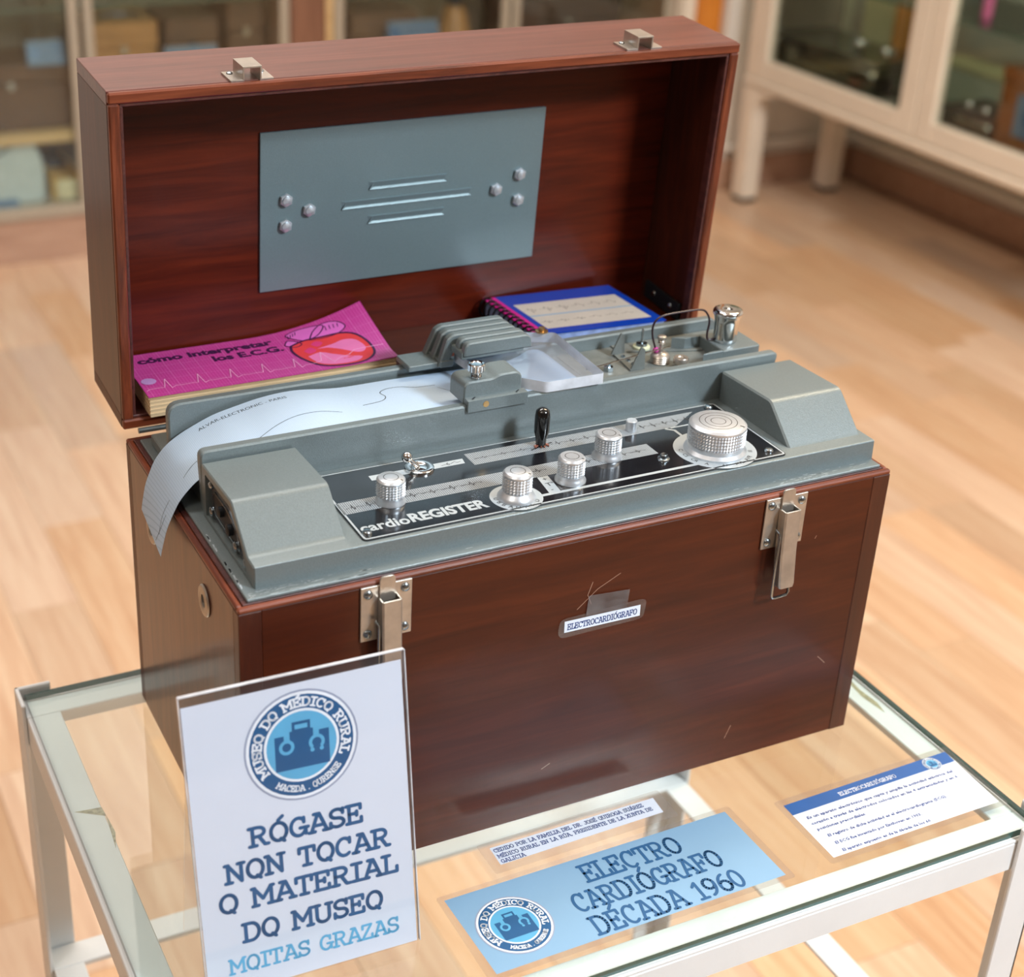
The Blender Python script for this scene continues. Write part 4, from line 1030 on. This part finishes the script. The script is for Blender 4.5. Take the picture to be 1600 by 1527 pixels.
# finned casting on the back rail
FC = B().prism(rnd([(181, 171), (200, 171), (206, 171), (206, 193), (181, 193)], 1.5), 'z', 256.1, 260.2, .5).build('finned_bracket', 'grey', EC, 30, label='cast bracket with five parallel fins')
for k in range(5):
    y0 = 150.2 + k * 9.2
    z1 = 280.5 - k * .3
    if k >= 2: pr = rnd([(199 + (4 - k) * 1.5, 257.5), (208, 277), (212, z1), (260, z1), (262, 272), (216, 272), (208, 257.5)], [0, 1, 3, 4, 1, 1, 0])
    else: pr = rnd([(212, 270.6), (212.5, z1), (262, z1), (263.5, 270.6)], [1, 5, 5, 1])
    B().prism(pr, 'y', y0, y0 + 6.0, .9).build('fin', 'grey', FC, 30)
B().box(211, 258, 152, 190, 268, 273.4, .6).build('fin_web', 'grey', FC, 30)
B().box(203, 213, 168, 192, 257, 262, .6).build('fin_foot', 'grey', FC, 30)

# clear acrylic guide
ac = [(216, 176.5), (238, 181), (276, 188), (298, 179), (294.5, 105.5), (251, 106.5), (239, 118.5), (219.5, 143.5)]
B().prism(rnd(ac, [4, 2, 2, 3, 2, 2, 3, 3]), 'z', 256.9, 265.4, .7).build('clear_guide', 'acrylic', EC, 20, label='thick clear acrylic paper guide')
b = B(); q = rnd(ac, [4, 2, 2, 3, 2, 2, 3, 3]); n = len(q)
b.add([(p[0], p[1], 257.4) for p in offset(q, -.05)] + [(p[0], p[1], 264.9) for p in offset(q, -.05)], [(i, (i + 1) % n, n + (i + 1) % n, n + i) for i in range(n)])
b.build('guide_edge', 'clear_edge', EC, 20)
b = B(); b.lathe([(4.6, 0), (4.6, 1.0), (2.2, 1.2), (2.2, 3.4), (.4, 3.6)], (289, 183.0, 265.4), 16).build('guide_nut', 'brass', EC)
# mechanism on the deck
DZ = 246.6
FK = B().prism([(335.5, 136.5), (347, 136.5), (349.5, 166), (339, 166)], 'z', DZ, DZ + 1.2).build('needle_fork', 'grey_dusty', EC, 0, label='fork bracket carrying the writing needle')
for (y0) in (137.0, 164.0):
    B().prism(rnd([(336.5, DZ + 1.2), (347.5, DZ + 1.2), (346.5, DZ + 15), (343.5, DZ + 17)], [0, 0, 1, 1]), 'y', y0, y0 + 1.3).build('fork_tab', 'grey_dusty', FK, 0)
for y in (144, 151, 158): B().lathe([(1.7, 0), (1.5, 1.1), (.3, 1.3)], (342.5, y, DZ + 1.2), 12).build('screw', 'zinc', FK)
B().tube([(293, 127.5, DZ + 11.5), (364, 142, DZ + 11.0), (372, 143, DZ + 10.6)], .42, 6).build('writing_needle', 'chrome', EC)
B().lathe([(3.6, 0), (3.6, 3), (1.6, 3.2), (1.6, 5), (.3, 5.1)], (321.9, 143.8, DZ), 6).build('hex_nut', 'zinc', EC, 20)
p = B().lathe([(6.2, 0), (6.2, 1.6), (5.4, 2.2), (.3, 2.2)], (364.0, 168, DZ + .9), 24).build('terminal_pin', 'ivory', EC)
B().lathe([(4.2, 2.2), (4.0, 4.2), (1.0, 4.4), (.9, 14.5), (.3, 15)], (364.0, 168, DZ + .9), 16).build('pin', 'zinc', p)
p = B().lathe([(6.6, 0), (7.0, .6), (6.5, 1.2), (7.0, 1.9), (6.5, 2.6), (7.0, 3.3), (6.5, 4.0), (7.0, 4.8), (6.0, 6.4), (4.0, 7.6), (1.6, 8.0), (1.4, 14), (2.6, 14.4), (1.8, 15.2), (2.6, 16), (1.9, 17), (3.2, 17.6), (3.2, 19.6), (2.4, 20.2), (.3, 20.2)], (364.0, 143.5, DZ), 26).build('needle_clamp', 'nickel', EC)
B().ball((360.2, 144.0, DZ + 9.6), 2.2, 10, 8).build('wax_blob', 'magenta_blob', p)
B().lathe([(3.0, 0), (3.0, 2.4), (5.2, 2.8), (5.4, 3.4), (5.4, 6.6), (4.8, 7.2), (2.4, 7.0), (2.2, 6.4), (.3, 6.4)], (373.5, 131.2, DZ), 28, knurl=(3.4, 6.6, .3, 28)).build('thumb_nut', 'nickel', EC)
# cup on its pad
pad_o = [(396, 131), (404, 125.4), (437, 125.4), (437, 152), (426, 161), (408, 163), (394, 156), (392.5, 150)]
PDZ = 255.8
b = B(); b.prism(rnd(rect(405, 437, 125.4, 158), [0, 3, 3, 0]), 'z', 246, PDZ, .6)
b.prism([(388, 125.4), (404.9, 125.4), (404.9, 128), (396, 128)], 'z', 246, PDZ, .2); b.prism([(384, 160), (392, 155), (404.9, 155), (404.9, 158)], 'z', 246, PDZ, .2)
PD = b.build('inkwell_pad', 'grey', EC, 30, label='cast pad with a round recess under the chrome inkwell')
c0 = (417.5, 142.5, PDZ + .1)
cup = B().lathe([(8.3, 0), (8.8, .8), (8.5, 2.5), (8.6, 8), (8.9, 15), (9.6, 19), (10.6, 20.4), (10.6, 22.2), (10.0, 23.4), (9.0, 23.9), (3.2, 23.7), (3.0, 23.0), (.3, 23.0)], c0, 40).build('inkwell', 'chrome', EC, 50, label='chrome inkwell cup with flared lid')
B().ball((417.5, 142.5, PDZ + 23.6), 1.8, 12, 8, .6).build('lid_knob', 'chrome', cup)
# wire from the needle clamp to the cup
def smoothpath(pts, n=6):
    P = [Vector(p) for p in pts]; out = []
    for i in range(len(P) - 1):
        p0, p1, p2, p3 = P[max(0, i - 1)], P[i], P[i + 1], P[min(len(P) - 1, i + 2)]
        for k in range(n):
            t = k / n; out.append(0.5 * ((2 * p1) + (p2 - p0) * t + (2 * p0 - 5 * p1 + 4 * p2 - p3) * t * t + (3 * p1 - p0 - 3 * p2 + p3) * t ** 3))
    out.append(P[-1]); return out
B().tube(smoothpath([(360.2, 144, 256.2), (357.3, 145, 265.4), (356.4, 145, 273.3), (359, 145, 278.7), (365, 145, 281.2), (378.8, 145, 281.7), (396, 145, 281.1), (402.1, 145, 276.4), (404.2, 145, 270.2), (403.4, 145, 262.4), (404.5, 145, 257.2), (409, 144, 257.4)]), .75, 8).build('ink_tube', 'wire', EC)

# ================================================================== CHART PAPER
cent = [(-7.8, 186.8), (-6.6, 193), (-4.0, 203.6), (-.6, 212), (3.2, 219.8), (8, 226.0), (13.4, 231.2), (21, 236.2), (30, 240.6), (44, 246.2), (60.5, 250.0), (75, 252.8), (90, 254.2), (104, 254.0), (122, 251.8), (137, 250.8), (165, 250.8), (200, 250.2), (235, 250.0), (255, 250.2), (266, 252.2), (274, 255.6), (281, 255.8), (288, 252.6), (293, 247.9)]
path = smoothpath([(c[0], 0, c[1]) for c in cent], 4)
alen = [0.0]
for a, b_ in zip(path[:-1], path[1:]): alen.append(alen[-1] + (b_ - a).length)
npt = len(path) - 1
def chart_pt(s_, v, lift=0.0):
    """s_: arc length from the hanging end, v: 0 (front edge) .. 1 (back edge)"""
    s_ = max(0, min(alen[-1], s_)); k = 0
    while k < npt - 1 and alen[k + 1] < s_: k += 1
    t = (s_ - alen[k]) / (alen[k + 1] - alen[k]); p = path[k].lerp(path[k + 1], t); d = (path[k + 1] - path[k]).normalized()
    nx, nz = -d.z, d.x
    w0 = 118.0
    # the hanging end twists a little outwards at its front corner
    tw = max(0.0, 1 - s_ / 45.0); x = p.x + nx * lift - (1 - v) * 3.0 * tw + v * 1.5 * tw; z = p.z + nz * lift - (1 - v) * 3 * tw * tw
    y = w0 + (176.2 - w0) * v
    if 60 < p.x < 130: z += .9 * math.sin(v * PI) * math.sin((p.x - 60) / 70 * PI)
    return (x, y, z)
b = B(); nv = 10
V = [chart_pt(alen[i], j / nv) for i in range(npt + 1) for j in range(nv + 1)]
V2 = [chart_pt(alen[i], j / nv, -.12) for i in range(npt + 1) for j in range(nv + 1)]
F = []; m = nv + 1; T2 = len(V)
for i in range(npt):
    for j in range(nv):
        a = i * m + j; F.append((a, a + 1, a + m + 1, a + m)); F.append((T2 + a, T2 + a + m, T2 + a + m + 1, T2 + a + 1))
for i in range(npt):
    a = i * m; F.append((a, a + m, T2 + a + m, T2 + a)); a = i * m + nv; F.append((a, T2 + a, T2 + a + m, a + m))
for j in range(nv): F.append((j, T2 + j, T2 + j + 1, j + 1))
b.add(V + V2, F)
CPt = thing('chart_paper', (.0, .147, .19), 'pale blue gridded chart strip curling over the left end of the recorder', 'paper strip')
b.build('strip', 'chart', CPt, 60)
def cf(lift=.05):
    # u runs along the strip (mm from its hanging end), v across (mm from front edge)
    return lambda u, v: chart_pt(u, v / 58.2, lift)
def dense(pts, n=8):
    out = []
    for a, b_ in zip(pts[:-1], pts[1:]):
        for k in range(n): out.append((a[0] + (b_[0] - a[0]) * k / n, a[1] + (b_[1] - a[1]) * k / n))
    return out + [pts[-1]]
def sm2(pts, n=8): return [(p.x, p.y) for p in smoothpath([(q[0], q[1], 0) for q in pts], n)]
b = B()
ribbon_line(b, sm2([(75, 2), (92, 5.5), (112, 15), (128, 20), (146, 21), (160, 19)], 10), .45, cf())
ribbon_line(b, sm2([(8, 12), (20, 14), (30, 13)], 6), .4, cf())
ribbon_line(b, sm2([(2, 16), (12, 11), (22, 9)], 6), .4, cf())
ribbon_line(b, sm2([(46, 14), (56, 18), (64, 19)], 6), .4, cf())
ribbon_line(b, sm2([(178, 27), (192, 29), (197, 34), (196, 41), (202, 45), (212, 45), (222, 41), (236, 40)], 8), .55, cf())
ribbon_line(b, sm2([(236, 36), (244, 26), (256, 20), (270, 20)], 8), .3, cf())
b.build('pen_trace', 'ink', CPt, 0)
b = B(); font(b, 'ALVAR-ELECTRONIC - PARIS', 71, 48.0, 3.6, cf(), width=62); b.build('lettering', 'steel_dark', CPt, 0)

# ================================================================== PINK BOOK
BKX0, BKX1, BKY0, BKY1, BKZ0, BKZ1 = 16.5, 199.5, 229.0, 301.0, 224.9, 240.4
PB = thing('paperback_book', (.108, .265, .225), 'magenta paperback about reading ECGs with a red heart drawn on its curled cover', 'book')
def curl(x, y):
    u = max(0, (x - 105) / (BKX1 - 105)); v = max(0, (y - BKY0 - 12) / (BKY1 - BKY0 - 12))
    return 15.5 * (u ** 2.1) * (v ** 1.1) + 1.8 * u * u
skx = lambda x, y: x + .06 * (y - BKY0)
b = B(); b.box(BKX0 + 1, BKX1 - 1.5, BKY0 + 1, BKY1 - 2, BKZ0, BKZ1 - 1.6)
pg = b.build('pages', 'page', PB, 0)
for k in range(4):
    z = BKZ0 + 2.2 + k * 2.9
    B().box(BKX0 + .6, BKX1 - 1.2, BKY0 + .5, BKY1 - 1.8, z, z + .9).build('page_section', 'page', pg, 0)
b = B()
def cov(u, v, z): x = BKX0 + u * (BKX1 - BKX0); y = BKY0 + v * (BKY1 - BKY0); return (x, y, z + curl(x, y))
nu, nv = 40, 16
V = [cov(i / nu, j / nv, BKZ1) for j in range(nv + 1) for i in range(nu + 1)] + [cov(i / nu, j / nv, BKZ1 - .5) for j in range(nv + 1) for i in range(nu + 1)]
m = nu + 1; T2 = m * (nv + 1); F = []
for j in range(nv):
    for i in range(nu):
        a = j * m + i; F.append((a, a + 1, a + m + 1, a + m)); F.append((T2 + a, T2 + a + m, T2 + a + m + 1, T2 + a + 1))
for i in range(nu): F.append((i, T2 + i, T2 + i + 1, i + 1)); a = nv * m + i; F.append((a, a + 1, T2 + a + 1, T2 + a))
for j in range(nv): a = j * m; F.append((a, a + m, T2 + a + m, T2 + a)); a = j * m + nu; F.append((a, T2 + a, T2 + a + m, a + m))
b.add(V, F); cv = b.build('cover', 'pink', PB, 60)
# loosened leaves under the curled corner
for dz in (1.0, 1.9):
    b = B(); b.grid(lambda u, v: (lambda p: (p[0], p[1], p[2] - curl(p[0], p[1]) * dz * .22))(cov(u, v, BKZ1 - dz)), 30, 10); b.build('loose_leaf', 'page', PB, 60)
def bf(d): return lambda u, v: (u, v, BKZ1 + curl(u, v) + d)
b = B(); font(b, 'cómo interpretar', 25, 283.8, 9.0, bf(.12), width=100, bold=.045, res=4); font(b, 'los E.C.G.', 76, 270.4, 8.8, bf(.12), width=52.5, bold=.045, res=4)
b.build('title', 'plum', cv, 0)
def blob(pts, d, mat, nm):
    q = sm2(pts + [pts[0]], 6)[:-1]; c = (sum(p[0] for p in q) / len(q), sum(p[1] for p in q) / len(q)); b = B(); fm = bf(d)
    V = []; rs = 6
    for r in range(rs + 1):
        for p in q: V.append(fm(c[0] + (p[0] - c[0]) * (r + .02) / rs, c[1] + (p[1] - c[1]) * (r + .02) / rs))
    n = len(q); F = [tuple(range(n))]
    for r in range(rs):
        for i in range(n): j = (i + 1) % n; F.append((r * n + i, r * n + j, (r + 1) * n + j, (r + 1) * n + i))
    b.add(V, F).build(nm, mat, cv, 0); return q
# vessels above the heart
v1 = [(131, 277), (135, 283), (140, 280), (143, 274), (137, 271)]
v2 = [(139, 286), (137, 292), (146, 296), (158, 295), (166, 291), (158, 281), (147, 278)]
v3 = [(150, 277), (157, 288), (166, 294), (176, 291), (180, 282), (172, 276), (160, 275)]
blob(v2, .10, 'vessel', 'vessel'); blob(v3, .12, 'vessel', 'vessel'); blob(v1, .14, 'vessel', 'vessel')
b = B()
for v_, d in ((v1, 0), (v2, 0), (v3, 0)):
    q = sm2(v_ + [v_[0]], 6); ribbon_line(b, q, .9, bf(.2))
for k in range(4):
    ribbon_line(b, [(137 + k * 2.2, 286 + k * 1.2), (138.5 + k * 2.2, 291 + k)], .6, bf(.2)); ribbon_line(b, [(166 + k * 3, 284), (167 + k * 3, 290 - k * .6)], .6, bf(.2))
hp = [(134.5, 274), (146, 278), (160, 277), (174, 275), (183, 268), (187.5, 254), (186, 241), (175, 231.5), (158, 230.6), (144, 236), (135.5, 250), (132.5, 264)]
q = sm2(hp + [hp[0]], 8)
ribbon_line(b, q, 1.8, bf(.32)); 
blob(hp, .18, 'heart_red', 'heart')
blob([(150, 262), (163, 264), (172, 266), (180, 262), (183, 250), (176, 246), (164, 256), (155, 262)], .24, 'heart_pink', 'heart_patch')
blob([(140, 253), (150, 256), (158, 250), (168, 243), (176, 240), (170, 234), (155, 234), (144, 240)], .24, 'heart_pink', 'heart_patch')
blob([(148, 270), (153, 273), (157, 269), (152, 265)], .24, 'heart_deep', 'heart_patch'); blob([(140, 262), (146, 266), (149, 260), (143, 257)], .24, 'heart_deep', 'heart_patch')
b.build('heart_outline', 'plum', cv, 0)
b = B(); pts = [(18, 238)]
for k in range(5):
    x = 20 + k * 23.5; pts += [(x, 240), (x + 7, 240.5), (x + 11, 240), (x + 14.5, 253.5), (x + 15.5, 238), (x + 19, 240.5)]
pts += [(140, 241), (146, 243), (150, 256), (154, 238), (160, 243), (168, 245), (174, 250), (182, 250), (196, 249)]
ribbon_line(b, dense(pts, 4), .5, bf(.36)); b.build('printed_trace', 'trace', cv, 0)
disc(B(), 23.5, 253.5, 5.2, bf(.2)).build('round_sticker', 'sticker', cv, 0, label='round lilac sticker')

# ================================================================== SPIRAL NOTEBOOK
NB = thing('spiral_notebook', (.36, .258, .2255), 'spiral bound booklet with blue cover, magenta edge and printed heart traces', 'notebook')
nth = -.085; ncx, ncy = 304.2, 303.0   # back-left corner
def NP(u, v, z):   # u along the cover width, v from the back edge towards the viewer
    return (ncx + u * math.cos(nth) - v * math.sin(-nth) * .2 + v * .06, ncy + u * math.sin(nth) - v, z)
NW, NV_ = 108.0, 79.5; NZ0, NZ1 = 225.4, 244.8
def nbox(u0, u1, v0, v1, z0, z1):
    c = [(u0, v0), (u1, v0), (u1, v1), (u0, v1)]
    return B().add([NP(*p, z0) for p in c] + [NP(*p, z1) for p in c], [(3, 2, 1, 0), (4, 5, 6, 7), (0, 1, 5, 4), (1, 2, 6, 5), (2, 3, 7, 6), (3, 0, 4, 7)])
nbox(2, NW - 1, 2, NV_ - 1, NZ0, NZ1 - 1.6).build('pages', 'pad_pages', NB, 0)
nc = nbox(9.5, NW, 0, NV_, NZ1 - 1.4, NZ1 - .4).build('cover', 'pad_blue', NB, 0)
nbox(0, 9.5, 0, NV_, NZ1 - 1.4, NZ1 - .4).build('binding_strip', 'pad_pink', NB, 0)
nf = lambda u, v: NP(u, v, NZ1 - .34); nf2 = lambda u, v: NP(u, v, NZ1 - .28)
pn = [(14.5, 20), (101, 20), (101, 71), (14.5, 71)]
poly(B(), pn, nf).build('printed_panel', 'pad_beige', nc, 0)
b = B(); poly(b, rect(14.5, 101, 44.5, 46.2), nf2); b.build('panel_divider', 'pale_blue', nc, 0)
b = B()
for row, y in enumerate((33, 58)):
    for k in range(6):
        x = 21 + k * 13.5; s_ = 1 if row == 0 else .5
        ribbon_line(b, [(x - 5, y), (x - 1, y), (x, y - 4 * s_), (x + 1, y + 6 * s_ * (1 if k < 3 else -.6)), (x + 2.4, y - 2 * s_), (x + 3.4, y + 3 * s_), (x + 5, y)], .35, nf2)
b.build('printed_trace', 'leather', nc, 0)
for k in range(11):
    v = 4.5 + k * 6.9
    pts = []
    for i in range(14):
        a = 2 * PI * i / 14; u = 1.2 + 6.2 * math.cos(a); z = 238.5 + 7.6 * math.sin(a)
        x, y, _ = NP(u, v + .0, 0); pts.append((x, y, z))
    B().tube(pts, .95, 6, True).build('binding_ring', 'black_plastic', NB)

# ================================================================== CASE LABEL, TAPE
lf = lambda d: (lambda u, v: (u, -d, v))
CLB = thing('case_label', (.241, -.0005, .138), 'small white ELECTROCARDIÓGRAFO label in clear film taped to the case front', 'label')
sk = lambda u: .055 * (u - 209)          # the label hangs slightly askew
q = rnd([(208.8, 139.2), (272.0, 140.0), (274.0, 155.2), (209.5, 153.6)], [6, 4, 6, 5])
poly(B(), q, lambda u, v: (u, -.5, v)).build('film', 'laminate', CLB, 0)
lb = lambda u, v: (u, -.62, v)
poly(B(), [(213.4, 143.2), (269.2, 142.6), (269.0, 150.9), (213.2, 151.6)], lb).build('paper', 'paper', CLB, 0)
b = B(); slab(b, 'ELECTROCARDIÓGRAFO', 215.5, 145.0, 266.8, 4.0, .62, lambda u, v: (u, -.68, v - .01 * (u - 215))); b.build('lettering', 'navy_text', CLB, 0)
tag(poly(B(), [(228.5, 151.8), (258.6, 151.4), (259.6, 164.8), (229.4, 167.0)], lambda u, v: (u, -.62, v)).build('tape_piece', 'tape', None, 0), 'piece of clear sticky tape holding the small case label', 'tape')

# ================================================================== CARDS ON THE GLASS
def flat_map(z): return lambda u, v, d: (u, v, z + d)
def film(quad, z, parent, r=3):
    poly(B(), rnd(quad, r), lambda u, v: (u, v, z + .3)).build('film', 'laminate', parent, 0)
PL = thing('title_plaque', (.217, -.082, 0), 'pale blue laminated title card lying at the front of the glass top', 'sign')
film([(107.5, -121.5), (328.5, -118.5), (328.0, -43.0), (107.5, -45.5)], .35, PL)
poly(B(), [(113.8, -117.0), (323.2, -114.4), (322.4, -47.2), (111.8, -49.6)], lambda u, v: (u, v, .72)).build('paper', 'pale_blue', PL, 0)
fp = flat_map(.72)
logo(PL, fp, 142.5, -85.2, 23.6, 1.0)
b = B(); g_ = lambda u, v: (u, v + .012 * (u - 180), .86)
slab(b, 'ELECTRO', 202.5, -70.5, 276.5, 14.6, 2.1, g_); slab(b, 'CARDIÓGRAFO', 184.0, -91.8, 294.0, 14.6, 2.1, g_); slab(b, 'DÉCADA 1960', 185.5, -113.2, 296.5, 14.6, 2.1, g_)
b.build('lettering', 'navy', PL, 0)
ST = thing('donor_strip', (.222, -.026, 0), 'narrow white typed donor label lying between the title card and the case', 'label')
film([(152.5, -41.0), (292, -38), (293.0, -9.5), (152.5, -12)], .1, ST, 2)
poly(B(), [(159.3, -34.2), (284.2, -31.0), (285.6, -15.6), (159.8, -17.4)], lambda u, v: (u, v, .45)).build('paper', 'paper', ST, 0)
b = B(); g_ = lambda u, v: (u, v + .014 * (u - 160), .52)
slab(b, 'CEDIDO POR LA FAMILIA DEL DR. JOSÉ QUIROGA SUÁREZ', 161, -22.6, 275, 3.1, .55, g_)
slab(b, 'MÉDICO RURAL EN LA RÚA, PRESIDENTE DE LA XUNTA DE', 161, -28.2, 279, 3.1, .55, g_)
slab(b, 'GALICIA', 161, -33.2, 178.5, 3.1, .55, g_)
b.build('lettering', 'navy_text', ST, 0)
IN = thing('info_card', (.433, -.084, 0), 'white information card with a blue heading band at the right of the glass top', 'card')
film([(357, -118), (509, -116.5), (511.5, -49), (358.5, -52)], .1, IN, 3)
poly(B(), [(362.2, -113.2), (503.5, -112.0), (507.0, -54.0), (363.2, -57.6)], lambda u, v: (u, v, .45)).build('paper', 'paper', IN, 0)
poly(B(), [(363.0, -68.4), (506.2, -65.2), (507.0, -54.0), (363.2, -57.6)], lambda u, v: (u, v, .52)).build('heading_band', 'band_blue', IN, 0)
fi = flat_map(.50); logo(IN, fi, 488.8, -61.4, 6.6, 1.0)
b = B(); slab(b, 'ELECTROCARDIÓGRAFO', 406, -64.4, 456, 3.2, .5, lambda u, v: (u, v + .02 * (u - 406), .6)); b.build('heading_lettering', 'logo_white', IN, 0)
b = B(); g_ = lambda u, v: (u, v + .01 * (u - 370), .52)
for (s_, x, y, w_) in (('Es un aparato electrónico que capta y amplía la actividad eléctrica del', 370, -75.6, 127), ('corazón a través de electrodos colocados en las 4 extremidades y en 6', 369, -81.6, 127),
                       ('posiciones precordiales.', 369, -87.6, 41), ('El registro de dicha actividad es el electrocardiograma (ECG).', 372, -95.4, 102),
                       ('El ECG fue inventado por Einthoven en 1903.', 372, -103.2, 73), ('El aparato expuesto es de la década de los 60.', 372, -110.8, 75)):
    font(b, s_, x, y, 2.6, g_, width=w_, bold=.035, shear=.15, res=1)
b.build('lettering', 'navy_text', IN, 0)

# ================================================================== STANDING SIGN
SG = thing('standing_sign', (.02, -.06, 0), 'white notice asking not to touch in a clear upright acrylic holder', 'sign')
ux, uy = .99972, -.023663
U = Vector((ux, uy, 0)); UP = Vector((.00444373, .18773997, .98220871)); NN = Vector((-.02324199, -.98193369, .18779255))
S0 = Vector((-47.339, -69.994, 0.9))
def SP(u, v, d): p = S0 + U * u + UP * v + NN * d; return (p.x, p.y, p.z)
def SM(): return MB(lambda x, y, z: at(SP(x, y, z)))      # x = along, y = up the sheet, z = out of the face
SW, SH = 131.3, 190.0
SM().prism(rnd(rect(0, SW, 0, SH), 1.5), 'z', .25, 1.25).build('front_sheet', 'sheet_clear', SG, 0)
SM().prism(rnd(rect(0, SW, 0, SH), 1.5), 'z', -1.25, -.25).build('back_sheet', 'sheet_clear', SG, 0)
b = SM(); b.box(0, SW, SH - .1, SH + .5, -1.3, 1.3); b.box(SW - .1, SW + .45, 0, SH, -1.3, 1.3); b.box(-.45, .1, 0, SH, -1.3, 1.3)
b.build('polished_edge', 'clear_edge', SG, 0)
# slanting rear foot
def RF(u, a, d):   # a: 0 at the top of the foot .. 1 on the table
    top = S0 + UP * 168 + NN * -1.4; bot = Vector((S0.x, -2.2, .2)); bot = bot; p = top.lerp(Vector((top.x, -11.5, 1.2)), a) + U * (u + (ux - 1) * 0)
    return (p.x, p.y + d, p.z)
b = MB(lambda x, y, z: at(RF(x, y, z))); b.add([(3, 0, 0), (SW - 1, 0, 0), (SW - 1, 1, 0), (3, 1, 0), (3, 0, 1.2), (SW - 1, 0, 1.2), (SW - 1, 1, 1.2), (3, 1, 1.2)], [(0, 1, 2, 3), (7, 6, 5, 4), (0, 4, 5, 1), (1, 5, 6, 2), (2, 6, 7, 3), (3, 7, 4, 0)])
b.build('rear_foot', 'sheet_clear', SG, 0)
b = SM(); b.add([(1.0, .3, -.2), (129.8, -.2, -.2), (129.3, 183.9, -.2), (1.0, 183.6, -.2), (1.0, .3, .2), (129.8, -.2, .2), (129.3, 183.9, .2), (1.0, 183.6, .2)], [(3, 2, 1, 0), (4, 5, 6, 7), (0, 1, 5, 4), (1, 2, 6, 5), (2, 3, 7, 6), (3, 0, 4, 7)])
b.build('notice_sheet', 'paper', SG, 0)
spl = lambda u, v, d: SP(u, v, .2 + d * .6)
logo(SG, spl, 67.2, 145.8, 32.6, -1.5)
b = B(); g_ = lambda u, v: SP(u, v - .026 * (u - 66), .34)
for (s_, a, c_, y) in (('RÓGASE', 32, 101, 89.8), ('NON TOCAR', 16.5, 116.5, 70.2), ('O MATERIAL', 11.5, 120.5, 51.8), ('DO MUSEO', 23.6, 110, 30.6)):
    slab(b, s_, a, y, c_, 11.2, 2.25, g_, tick=True)
b.build('lettering', 'navy', SG, 0)
b = B(); slab(b, 'MOITAS GRAZAS', 14, 11.6, 119, 9.2, 1.6, g_, tick=True); b.build('thanks_lettering', 'sky', SG, 0)
